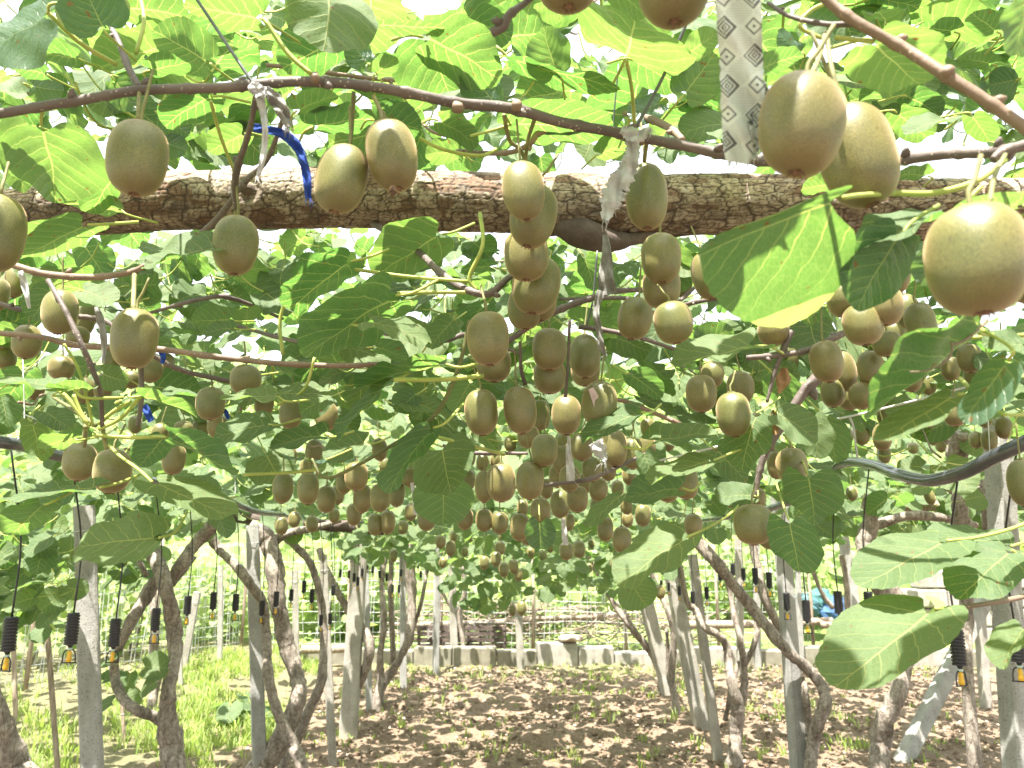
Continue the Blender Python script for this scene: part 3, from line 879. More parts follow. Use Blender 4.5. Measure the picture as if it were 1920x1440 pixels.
# ------------------------------------------------------------------ canes of the near vines
V_FRONT = empty('kiwi_vine', un(300, 165, 0.74), 'kiwi vine with long dark grey cane tied with white and blue rags across the top', 'kiwi vine')
V_RIGHT = empty('kiwi_vine', un(1775, 145, 0.55), 'kiwi vine with brown cane slanting down through the top right corner', 'kiwi vine')
V_LEFT = empty('kiwi_vine', un(150, 518, 0.95), 'kiwi vine with thin pale canes at the left edge below the cracked log', 'kiwi vine')
V_MID = empty('kiwi_vine', un(950, 540, 1.05), 'kiwi vine with thin dark canes over the crowded fruit in the centre', 'kiwi vine')
V_RMID = empty('kiwi_vine', un(1500, 660, 1.2), 'kiwi vine with dark drooping canes at centre right, in front of the bent black pipe', 'kiwi vine')
V_LOWR = empty('kiwi_vine', un(1920, 1120, 0.8), 'kiwi vine shoot with big sunlit leaves at the lower right edge', 'kiwi vine')

def cane(parent, pts, w, mat=CANE, name='cane', seed=1, nodes=True, n=10):
    """pts (px, py, d)"""
    P = smooth_path([un(*p) for p in pts], 8)
    dd = np.interp(np.linspace(0, 1, len(P)), np.linspace(0, 1, len(pts)), [p[2] for p in pts])
    if isinstance(w, (int, float)): w = [w, w]
    R = np.interp(np.linspace(0, 1, len(P)), np.linspace(0, 1, len(w)), w)*dd/FPX/2
    rg = np.random.default_rng(seed)
    if nodes:
        for i in range(5, len(P)-3, 9):
            R[i] *= 1.22
            R[i+1] *= 1.05
    mb = MB().tube(P, R, n, rough=0.06, seed=seed)
    if nodes:
        T = np.gradient(P, axis=0)
        for i in range(5, len(P)-3, 18):     # buds on the nodes
            t = T[i]/np.linalg.norm(T[i]); s = np.cross(t, rg.normal(size=3)); s /= np.linalg.norm(s)
            a = P[i]+s*R[i]*0.6
            mb.tube([a, a+s*R[i]*0.8+t*R[i]*0.3, a+s*R[i]*1.35+t*R[i]*0.7], [R[i]*0.75, R[i]*0.62, R[i]*0.25], 7)
    return mb.build(name, mat, parent)
cane(V_FRONT, [(-80, 228, .74), (0, 213, .74), (85, 199, .74), (145, 189, .74), (200, 179, .74), (265, 169, .74), (330, 167, .74), (430, 164, .74), (480, 158, .74), (560, 153, .74), (640, 156, .75), (700, 163, .76), (770, 175, .77), (850, 192, .79), (960, 204, .81), (1060, 231, .83), (1150, 247, .85), (1220, 261, .86), (1300, 277, .86), (1370, 292, .85), (1440, 303, .82), (1520, 305, .78), (1600, 302, .74), (1690, 298, .70), (1780, 288, .66), (1850, 286, .63), (1910, 276, .60), (1990, 262, .58)], [18, 18, 19, 20, 19, 20, 20], CANE, seed=2, n=14)
cane(V_FRONT, [(203, 40, .80), (225, 85, .78), (240, 125, .76), (262, 166, .74)], [10, 15], CANE, 'shoot', 3)
cane(V_FRONT, [(480, 170, .74), (473, 220, .76), (460, 270, .80), (446, 310, .84), (440, 350, .88), (442, 392, .90)], [9, 11, 14, 9], CANE, 'shoot', 4)
cane(V_FRONT, [(548, 178, .9), (528, 230, .95), (500, 300, 1.0), (455, 345, 1.1), (420, 395, 1.2), (392, 425, 1.25), (366, 447, 1.3)], [7, 10, 11, 11], CANE, 'shoot', 5)
cane(V_FRONT, [(1230, 262, .86), (1180, 260, .9), (1150, 250, .95), (1060, 236, 0.98), (1010, 250, .98), (995, 268, .98), (960, 285, 1.0), (900, 287, 1.05), (820, 280, 1.1)], [16, 15, 10, 8], CANE_BROWN, 'shoot', 6)
cane(V_FRONT, [(1280, 262, .9), (1255, 240, .95), (1215, 222, 1.0), (1170, 212, 1.05)], [12, 15, 10], CANE_BROWN, 'shoot', 7)
cane(V_FRONT, [(500, 122, 1.0), (560, 128, 1.0), (640, 140, 1.0), (740, 150, 1.05), (800, 140, 1.1)], 8, CANE_BROWN, 'shoot', 8)
cane(V_RIGHT, [(1490, -50, .58), (1545, -5, .57), (1600, 38, .56), (1690, 88, .55), (1775, 142, .53), (1850, 190, .52), (1930, 246, .51), (2000, 300, .50)], [19, 20, 22, 23], CANE_BROWN, seed=9, n=14)
cane(V_RIGHT, [(1020, -30, .62), (985, 5, .61), (955, 28, .60), (942, 50, .60), (922, 62, .60)], [12, 13, 20, 16], CANE, 'shoot', 10)
cane(V_RIGHT, [(1440, 5, .62), (1480, 30, .60), (1545, 45, .58), (1600, 45, .57)], [7, 9, 12], CANE, 'shoot', 11)
cane(V_RIGHT, [(1925, 270, .56), (1880, 285, .56), (1862, 300, .56)], [20, 16], CANE, 'shoot', 12)
cane(V_LEFT, [(-40, 480, .95), (30, 499, .95), (75, 512, .95), (135, 519, .95), (190, 519, .95), (245, 510, .95), (275, 497, .95)], [13, 13, 10], CANE_BROWN, seed=13)
cane(V_LEFT, [(90, 525, .92), (120, 577, .90), (150, 640, .89), (172, 690, .9), (188, 735, .92), (192, 800, .95)], [9, 11, 8], CANE, 'shoot', 14)
cane(V_LEFT, [(-30, 622, 1.2), (75, 632, 1.2), (150, 648, 1.2), (300, 655, 1.2), (380, 666, 1.2), (450, 674, 1.2), (530, 682, 1.2), (640, 686, 1.22), (720, 682, 1.25)], [10, 12, 11, 9], CANE_BROWN, seed=15)
cane(V_LEFT, [(-30, 560, 1.25), (60, 585, 1.25), (190, 600, 1.3), (235, 632, 1.3), (330, 690, 1.35), (430, 715, 1.4)], [9, 10, 9], CANE, seed=16)
cane(V_LEFT, [(262, 640, .95), (265, 700, 1.0), (264, 760, 1.0), (258, 800, 1.0)], [7, 10, 8], CANE, 'shoot', 17)
cane(V_LEFT, [(180, 798, .95), (140, 770, .97), (100, 745, 1.0)], [8, 6], SHOOT, 'shoot', 18)
cane(V_MID, [(660, 390, 1.50), (700, 420, 1.38), (770, 460, 1.2), (830, 515, 1.05), (880, 545, 1.0), (920, 550, 1.0), (955, 520, 1.02), (1000, 505, 1.1)], [9, 13, 14, 10], CANE, seed=19)
cane(V_MID, [(930, 660, 1.12), (960, 635, 1.12), (1010, 600, 1.12), (1060, 576, 1.12), (1105, 560, 1.12), (1150, 546, 1.15), (1210, 543, 1.2)], [8, 13, 12, 9], CANE, seed=20)
cane(V_MID, [(1085, 612, 1.2), (1150, 622, 1.2), (1200, 633, 1.2), (1265, 655, 1.25)], [10, 9, 7], CANE, 'shoot', 21)
cane(V_MID, [(880, 600, 1.05), (868, 660, 1.05), (850, 715, 1.05), (825, 765, 1.05), (790, 800, 1.05), (730, 838, 1.05), (640, 888, 1.05), (605, 893, 1.05), (585, 860, 1.06)], [7, 9, 7, 5], SHOOT, 'shoot', 22, False)
cane(V_MID, [(830, 835, 1.3), (870, 848, 1.3), (930, 850, 1.3), (990, 850, 1.3)], [6, 8, 6], CANE, 'shoot', 23)
cane(V_MID, [(975, 640, 1.1), (977, 690, 1.1), (985, 722, 1.1)], [5, 7, 8], DARKWOOD, 'dry_twig', 24, False)
cane(V_MID, [(1068, 600, 1.05), (1066, 660, 1.05), (1064, 700, 1.05), (1060, 745, 1.05)], [6, 5, 7], DARKWOOD, 'dry_twig', 25, False)
cane(V_RMID, [(1400, 671, 1.2), (1460, 666, 1.2), (1520, 655, 1.2), (1575, 628, 1.2), (1650, 600, 1.25)], [10, 12, 13], CANE, seed=26)
cane(V_RMID, [(1540, 700, 1.25), (1500, 745, 1.25), (1465, 800, 1.25), (1440, 840, 1.25), (1425, 880, 1.25), (1415, 935, 1.25)], [24, 16, 14, 9], CANE, seed=27)
cane(V_RMID, [(1485, 620, 1.2), (1465, 665, 1.2), (1452, 700, 1.2), (1438, 755, 1.2)], [11, 9, 6], CANE, 'shoot', 28)
cane(V_RMID, [(1290, 800, 1.4), (1240, 780, 1.4), (1180, 755, 1.4), (1130, 745, 1.4)], [9, 8], CANE_BROWN, 'shoot', 29)
cane(V_LOWR, [(1990, 1095, .80), (1920, 1118, .78), (1850, 1132, .76), (1800, 1138, .76), (1756, 1144, .75)], [10, 9, 8], CANE_BROWN, 'shoot', 30, False)
for i, (x, y, d) in enumerate([(1064, 905, 1.5), (1180, 560, 1.25), (820, 640, 1.3), (560, 640, 1.5), (380, 560, 1.6), (1350, 560, 1.6)]):
    r_ = np.random.default_rng(i)
    cane([V_MID, V_MID, V_MID, V_LEFT, V_LEFT, V_RMID][i], [(x-130, y+r_.uniform(-40, 40), d+.2), (x, y, d), (x+60, y+r_.uniform(-30, 30), d), (x+150, y+r_.uniform(-60, 40), d+.15)], [6, 9, 6], CANE, 'shoot', 60+i)
# pruned ends
for x, y, d, r in ((857, 202, .785, 11), (968, 198, .80, 11), (1776, 136, .53, 12), (1197, 263, .85, 11), (590, 147, .735, 9)):
    mb = MB().tube([un(x, y+6, d), un(x+1, y-4, d-.004), un(x+2, y-9, d-.006)], [r*d/FPX, r*d/FPX, r*d/FPX*0.7], 9, rough=0.15, seed=int(x))
    mb.build('pruned_knot', CANE_BROWN, V_RIGHT if x > 1700 else V_FRONT)
# green fruiting stalks seen against the log and the leaves
for pts, par in (([(700, 178, .76), (712, 205, .75), (718, 228, .74)], V_FRONT), ([(663, 172, .77), (660, 230, .77), (656, 270, .76)], V_FRONT), ([(262, 172, .74), (260, 198, .72), (259, 225, .71)], V_FRONT),
                 ([(945, 215, .82), (955, 262, .86), (975, 280, .9), (985, 300, .93)], V_FRONT), ([(1003, 222, .83), (990, 262, .9), (985, 300, .93)], V_FRONT), ([(1213, 265, .86), (1210, 285, .88), (1208, 303, .89)], V_FRONT),
                 ([(1548, 60, .58), (1535, 110, .52), (1522, 138, .48)], V_RIGHT), ([(1550, 60, .58), (1558, 120, .54), (1575, 190, .53)], V_RIGHT), ([(1885, 290, .5), (1865, 330, .44), (1856, 380, .42)], V_RIGHT),
                 ([(252, 515, .92), (251, 550, .89), (250, 580, .87)], V_LEFT), ([(160, 800, 1.0), (160, 820, 1.1), (158, 836, 1.2)], V_LEFT), ([(192, 800, .98), (196, 825, 1.0), (200, 842, 1.0)], V_LEFT), ([(443, 390, .9), (442, 405, .9)], V_FRONT)):
    if len(pts) < 3: pts = [pts[0], pts[0], pts[1]]
    P = smooth_path([un(*q) for q in pts], 5)
    MB().tube(P, [pts[0][2]*4.2/FPX]*len(P), 7).build('fruit_stalk', STALK, par)
# long yellow-green leaf stalks
for pts, w, par in (([(1170, 400, .6), (1300, 372, .6)], 0, None),
        ([(1675, 362, .55), (1750, 362, .55), (1830, 340, .55), (1885, 300, .56)], 12, V_RIGHT), ([(1560, 2, .6), (1520, 20, .6), (1500, 50, .6), (1540, 72, .6)], 8, V_RIGHT),
        ([(1565, 70, .57), (1640, 78, .56)], 9, V_RIGHT), ([(1835, 700, .55), (1870, 770, .5), (1925, 778, .5)], 7, V_RIGHT), ([(1750, 640, .7), (1840, 632, .68), (1925, 628, .66)], 8, V_RIGHT),
        ([(495, 35, .8), (540, 100, .8), (585, 140, .8)], 9, V_FRONT), ([(88, 22, .72), (150, 80, .74), (220, 122, .76)], 9, V_FRONT), ([(255, 100, .76), (270, 40, .78), (262, -10, .8)], 8, V_FRONT),
        ([(395, 190, .8), (415, 260, .84), (445, 335, .88)], 7, V_FRONT), ([(690, 70, .8), (665, 40, .8), (640, 20, .8)], 6, V_FRONT), ([(1175, 115, .8), (1185, 170, .84), (1190, 240, .9)], 7, V_FRONT),
        ([(780, 255, .88), (830, 280, .88), (900, 292, .9), (930, 280, .92)], 7, V_FRONT), ([(895, 545, 1.0), (880, 520, 1.0), (905, 460, 1.0), (900, 400, 1.05)], 8, V_MID), ([(665, 505, 1.0), (760, 518, 1.0), (880, 528, 1.0)], 7, V_MID),
        ([(745, 550, .98), (830, 548, 1.0), (890, 548, 1.0)], 8, V_MID), ([(740, 712, .95), (820, 712, 1.0), (905, 705, 1.05)], 9, V_MID), ([(815, 818, 1.1), (880, 835, 1.1), (945, 852, 1.2)], 7, V_MID),
        ([(165, 795, .95), (130, 750, .95), (108, 730, .95)], 8, V_LEFT), ([(168, 800, .95), (150, 770, .95), (138, 740, .95)], 7, V_LEFT), ([(185, 795, .95), (215, 770, .95), (245, 752, .95)], 8, V_LEFT), ([(185, 805, .95), (225, 785, .95), (262, 745, .95)], 8, V_LEFT), ([(175, 815, .95), (240, 820, .95), (308, 818, .95)], 8, V_LEFT), ([(120, 645, .9), (150, 700, .92), (175, 800, .95)], 5, V_LEFT),
        ([(530, 665, 1.1), (525, 600, 1.1), (545, 540, 1.1), (560, 500, 1.1)], 7, V_LEFT), ([(520, 760, 1.2), (570, 730, 1.2), (590, 670, 1.2)], 6, V_LEFT), ([(455, 890, 1.2), (540, 886, 1.2), (600, 880, 1.2)], 6, V_LEFT)):
    if not par: continue
    if len(pts) < 3: pts = [pts[0], tuple((np.array(pts[0])+np.array(pts[1]))/2), pts[1]]
    P = smooth_path([un(*q) for q in pts], 6)
    R = np.array([q[2] for q in pts]); R = np.interp(np.linspace(0, 1, len(P)), np.linspace(0, 1, len(R)), R)*w/FPX/2
    MB().tube(P, R, 8).build('leaf_stalk', PETIOLE, par)
# curly brown tendril on the bright leaf at the right
t_ = np.linspace(0, 1, 40)
P = np.array([un(1850-20*a-110*a*a+ (14*math.cos(a*16) if a > .55 else 0), 600+40*a+60*a*a+(10*math.sin(a*16) if a > .55 else 0), .56-.03*a) for a in t_])
MB().tube(P, np.linspace(0.0014, 0.0005, 40), 6).build('tendril', CANE_BROWN, V_RIGHT)

# ------------------------------------------------------------------ leaves of the photograph one by one
# (base x, base y, tip x, tip y, width, distance, lower side seen, ...)
F_, R_, L_, M_, RM, LR = V_FRONT, V_RIGHT, V_LEFT, V_MID, V_RMID, V_LOWR
HL = [
 (F_, 92, 24, -12, 100, 165, .72, 1, {}), (F_, 76, 232, 122, 374, 212, .76, 1, dict(pet=[(78, 215), (84, 200)], petd=-0.01, fold=.12, curl=.1)), (F_, 218, 322, 168, 400, 72, .95, 1, {}),
 (F_, 76, 238, -6, 222, 60, .80, 1, {}), (F_, 168, 420, 40, 476, 66, .80, 1, dict(fold=.55, curl=.3)), (F_, 415, 465, 258, 482, 66, .84, 0, dict(pet=[(430, 455), (442, 430)], petd=0.1, fold=.3, curl=.4)),
 (F_, 396, 120, 292, 56, 92, .86, 1, {}), (F_, 280, 132, 356, 116, 50, .80, 1, {}), (F_, 196, 56, 150, -30, 130, .72, 1, {}), (F_, 492, 36, 350, 6, 84, .82, 1, {}),
 (F_, 636, 76, 524, 122, 104, .9, 1, {}), (F_, 612, -30, 640, 66, 160, .78, 0, dict(curl=.35)), (F_, 402, 180, 300, 222, 66, .82, 1, {}), (F_, 556, 208, 632, 170, 50, .9, 1, {}),
 (F_, 300, 215, 355, 255, 55, .9, 1, {}), (F_, 305, 265, 352, 285, 44, .9, 1, {}), (F_, 460, 250, 395, 280, 60, .95, 1, {}), (F_, 585, 238, 700, 215, 62, .95, 1, {}),
 (F_, 90, 140, 20, 120, 40, .95, 1, {}), (F_, 150, 110, 60, 95, 50, 1.0, 1, {}), (F_, 55, 160, 120, 175, 55, 1.0, 1, {}), (F_, 215, 150, 255, 210, 60, .95, 1, {}), (F_, 30, 270, 40, 360, 50, 1.0, 1, {}), (F_, 230, 395, 120, 370, 40, 1.0, 1, {}),
 (F_, 700, 225, 795, 235, 80, .84, 1, {}), (F_, 800, 64, 838, 176, 168, .86, 1, dict(fold=.1, curl=.15)), (F_, 790, 68, 948, 128, 128, .84, 1, dict(curl=.4)), (F_, 700, 44, 832, 60, 26, .82, 0, {}),
 (F_, 930, 196, 868, 122, 84, .9, 1, {}), (F_, 1046, 138, 1010, 56, 104, .84, 1, {}), (F_, 950, 108, 1158, 178, 46, .84, 0, dict(fold=.3)), (F_, 1172, 110, 1205, 24, 225, .86, 1, dict(curl=.1)),
 (F_, 704, 140, 742, 104, 44, .84, 1, {}), (F_, 690, 120, 650, 75, 60, .9, 1, {}), (F_, 955, 232, 1150, 236, 82, .95, 1, {}), (F_, 858, 286, 796, 286, 50, .93, 1, {}), (F_, 1185, 112, 1278, 160, 88, .95, 1, {}),
 (F_, 1120, 290, 1190, 262, 46, 1.0, 1, {}), (F_, 870, 30, 960, 70, 90, 1.0, 1, {}), (F_, 1010, 0, 1060, 30, 60, 1.0, 1, {}), (F_, 820, 225, 900, 262, 60, 1.0, 1, {}), (F_, 1240, 190, 1180, 225, 60, 1.0, 1, {}),
 (R_, 1634, 78, 1722, 158, 165, .58, 1, dict(fold=.12, curl=.1)), (R_, 1930, -10, 1893, 112, 74, .5, 1, {}), (R_, 1782, 222, 1694, 238, 36, .8, 0, {}), (R_, 1290, 100, 1345, 60, 52, .9, 1, {}), (R_, 1280, 180, 1345, 100, 90, .95, 1, {}),
 (R_, 1425, 130, 1500, 95, 46, .8, 1, {}), (R_, 1130, -30, 1220, 18, 70, .62, 1, {}), (R_, 1785, 400, 1598, 452, 62, .56, 0, dict(pet=[(1800, 390), (1840, 350)], petd=0, fold=.3)), (R_, 1588, 368, 1292, 472, 218, .50, 1, dict(pet=[(1615, 366), (1680, 362)], petd=0.05, fold=.05, curl=.1, wave=.5, asym=.12, wr=1.75)), (R_, 1695, 432, 1592, 572, 96, .54, 1, dict(pet=[(1715, 412), (1760, 385)], petd=0.02, fold=.2, wave=.6)), (R_, 1770, 470, 1715, 530, 66, .50, 1, {}), (R_, 1920, 385, 1790, 380, 46, .5, 1, {}),
 (R_, 1842, 622, 1612, 782, 92, .55, 1, dict(pet=[(1860, 628), (1900, 632)], petd=0.12, fold=.5, curl=.1)), (R_, 1798, 738, 1642, 824, 46, .56, 0, dict(fold=.2)), (R_, 1892, 674, 1806, 794, 46, .5, 1, dict(fold=.3)), (R_, 1925, 648, 1842, 640, 44, .6, 0, {}), (R_, 1870, 735, 1920, 720, 36, .7, 0, {}),
 (R_, 1870, 60, 1820, 20, 60, .9, 1, {}), (R_, 1790, 60, 1720, 45, 44, 1.0, 1, {}), (R_, 1860, 120, 1800, 105, 40, 1.0, 1, {}), (R_, 1905, 150, 1850, 160, 60, 1.0, 1, {}), (R_, 1700, 180, 1760, 210, 60, 1.0, 1, {}),
 (R_, 1500, 100, 1455, 60, 60, 1.0, 1, {}), (R_, 1680, 210, 1740, 260, 70, .9, 1, {}), (R_, 1820, 215, 1862, 265, 30, .8, 1, {}), (R_, 1740, 330, 1680, 320, 40, 1.0, 1, {}), (R_, 1560, 345, 1500, 352, 40, 1.0, 1, {}),
 (RM, 1420, 648, 1262, 672, 58, 1.0, 0, dict(pet=[(1445, 650), (1470, 664)], petd=0.2, fold=.25, curl=.3)), (RM, 1420, 772, 1383, 872, 88, 1.15, 0, dict(pet=[(1440, 762), (1460, 750)], petd=0.1)), (RM, 1452, 772, 1540, 818, 70, 1.1, 0, dict(pet=[(1455, 760), (1462, 745)], petd=0.1)), (RM, 1514, 888, 1530, 966, 112, 1.1, 1, dict(pet=[(1500, 855), (1470, 815)], petd=0.15)), (RM, 1342, 862, 1208, 888, 50, 1.0, 0, dict(pet=[(1370, 850), (1400, 840), (1440, 830)], petd=0.25)),
 (RM, 1222, 830, 1340, 800, 58, 1.05, 0, {}), (RM, 1478, 972, 1500, 1070, 95, .95, 1, dict(pet=[(1468, 945), (1455, 905)], petd=0.25, fold=.1)), (RM, 1412, 928, 1342, 930, 50, 1.2, 0, {}), (RM, 1282, 915, 1168, 925, 64, 1.1, 1, {}), (RM, 1292, 1005, 1152, 1085, 88, .95, 0, dict(pet=[(1335, 985), (1375, 958), (1400, 925)], petd=0.3)),
 (RM, 1182, 1090, 1210, 1142, 76, 1.1, 0, {}), (RM, 1520, 780, 1545, 860, 70, 1.3, 0, {}), (RM, 1450, 700, 1490, 780, 70, 1.35, 1, {}), (RM, 1310, 650, 1370, 610, 60, 1.3, 1, {}), (RM, 1340, 840, 1400, 900, 60, 1.4, 0, {}), (RM, 1545, 780, 1575, 860, 60, 1.5, 1, {}),
 (LR, 1758, 1138, 1566, 1288, 128, .72, 0, dict(pet=[(1764, 1141), (1775, 1142)], petd=0.01, fold=.35, curl=.15)), (LR, 1780, 1012, 1612, 1092, 74, .78, 0, dict(pet=[(1830, 1008), (1900, 990), (1970, 960)], petd=0.05, fold=.3)), (LR, 1900, 1030, 1795, 1112, 118, .76, 0, dict(pet=[(1930, 1060), (1960, 1098)], petd=0.02)), (LR, 1900, 1025, 1735, 985, 50, .80, 0, dict(pet=[(1940, 1010), (1990, 990)], petd=0.05)), (LR, 1925, 1172, 1864, 1246, 44, .7, 0, dict(pet=[(1950, 1160), (1990, 1140)], petd=0.05, fold=.4)),
 (M_, 662, 488, 532, 570, 92, 1.0, 1, dict(fold=.2)), (M_, 746, 552, 572, 650, 112, .98, 1, dict(fold=.12)), (M_, 690, 604, 812, 612, 56, .92, 0, dict(fold=.2, curl=.5)), (M_, 832, 438, 702, 512, 110, 1.15, 1, {}), (M_, 925, 500, 862, 500, 34, 1.1, 1, {}),
 (M_, 840, 682, 664, 712, 44, 1.0, 1, dict(fold=.3)), (M_, 738, 710, 622, 812, 42, 1.0, 0, dict(fold=.2)), (M_, 745, 752, 830, 760, 40, 1.2, 0, {}), (M_, 885, 712, 850, 770, 60, 1.3, 1, {}), (M_, 828, 836, 842, 916, 124, 1.1, 0, dict(pet=[(800, 825), (770, 800)], petd=0.1, fold=.1, curl=.2)),
 (M_, 815, 800, 712, 905, 62, 1.0, 1, {}), (M_, 830, 900, 836, 976, 112, 1.25, 1, dict(pet=[(832, 880), (835, 850)], petd=0.05)), (M_, 1204, 772, 1088, 812, 46, 1.1, 0, {}), (M_, 1205, 845, 1232, 905, 50, 1.25, 0, {}), (M_, 1170, 925, 1090, 985, 36, 1.2, 0, {}), (M_, 1012, 975, 1012, 1030, 56, 1.6, 1, {}),
 (M_, 700, 650, 770, 665, 40, 1.2, 1, {}), (M_, 850, 600, 800, 650, 50, 1.2, 0, {}), (M_, 805, 640, 860, 590, 50, 1.3, 0, {}), (M_, 1260, 590, 1210, 640, 80, 1.6, 0, {}), (M_, 1095, 480, 1120, 540, 50, 1.5, 1, {}), (M_, 1180, 700, 1240, 740, 50, 1.4, 1, {}), (M_, 780, 740, 740, 770, 50, 1.2, 0, {}),
 (L_, 142, 732, -4, 702, 36, .9, 0, dict(fold=.3)), (L_, 108, 735, 178, 718, 30, .9, 1, {}), (L_, 262, 742, 378, 770, 34, .93, 1, dict(fold=.3)), (L_, 236, 745, 370, 725, 26, .95, 0, {}), (L_, 310, 818, 262, 868, 62, .98, 1, dict(pet=[(300, 817), (290, 817)], petd=0)), (L_, 308, 818, 454, 880, 54, .92, 1, dict(pet=[(298, 818), (288, 818)], petd=0.03, fold=.4)),
 (L_, 142, 822, 76, 830, 34, 1.0, 1, {}), (L_, 192, 914, -6, 922, 44, .9, 0, dict(pet=[(225, 905), (262, 890)], petd=0.1)), (L_, 282, 902, 436, 966, 58, .88, 0, dict(pet=[(262, 882), (225, 855), (205, 835)], petd=0.1, fold=.35)), (L_, 302, 1008, 128, 1018, 96, .84, 0, dict(pet=[(330, 996), (350, 960)], petd=0.1, fold=.15, curl=.3)), (L_, 84, 945, 20, 998, 66, .9, 1, {}), (L_, 505, 795, 396, 815, 58, 1.2, 0, {}),
 (L_, 610, 815, 498, 828, 44, 1.2, 0, {}), (L_, 612, 862, 516, 860, 20, 1.15, 1, {}), (L_, 437, 600, 360, 600, 60, 1.3, 1, {}), (L_, 462, 605, 465, 570, 54, 1.4, 1, {}), (L_, 440, 615, 378, 618, 30, 1.25, 0, {}), (L_, 525, 745, 420, 735, 36, 1.1, 0, {}), (L_, 525, 740, 620, 730, 44, 1.2, 0, {}),
 (L_, 100, 540, 55, 600, 60, 1.2, 0, {}), (L_, 150, 545, 220, 560, 50, 1.2, 0, {}), (L_, 190, 700, 235, 720, 50, 1.2, 0, {}), (L_, 60, 790, 80, 860, 60, 1.3, 0, {}), (L_, 0, 740, 25, 795, 50, 1.2, 0, {}), (L_, 80, 770, 130, 800, 50, 1.3, 0, {}), (L_, 240, 860, 270, 925, 60, 1.3, 0, {}),
 (L_, 400, 930, 340, 905, 60, 1.3, 0, {}), (L_, 690, 830, 600, 850, 60, 1.4, 0, {}), (L_, 200, 780, 185, 745, 45, 1.1, 0, {}), (L_, 615, 745, 560, 770, 50, 1.3, 0, {}), (L_, 400, 955, 432, 1004, 50, .95, 1, {}),
]
for i, (par, bx, by, tx, ty, w, d, und, kw) in enumerate(HL):
    hero_leaf(par, bx, by, tx, ty, w, d, und, **kw)
    if (bx, by) == (1588, 368): hero_leaf.n += 1

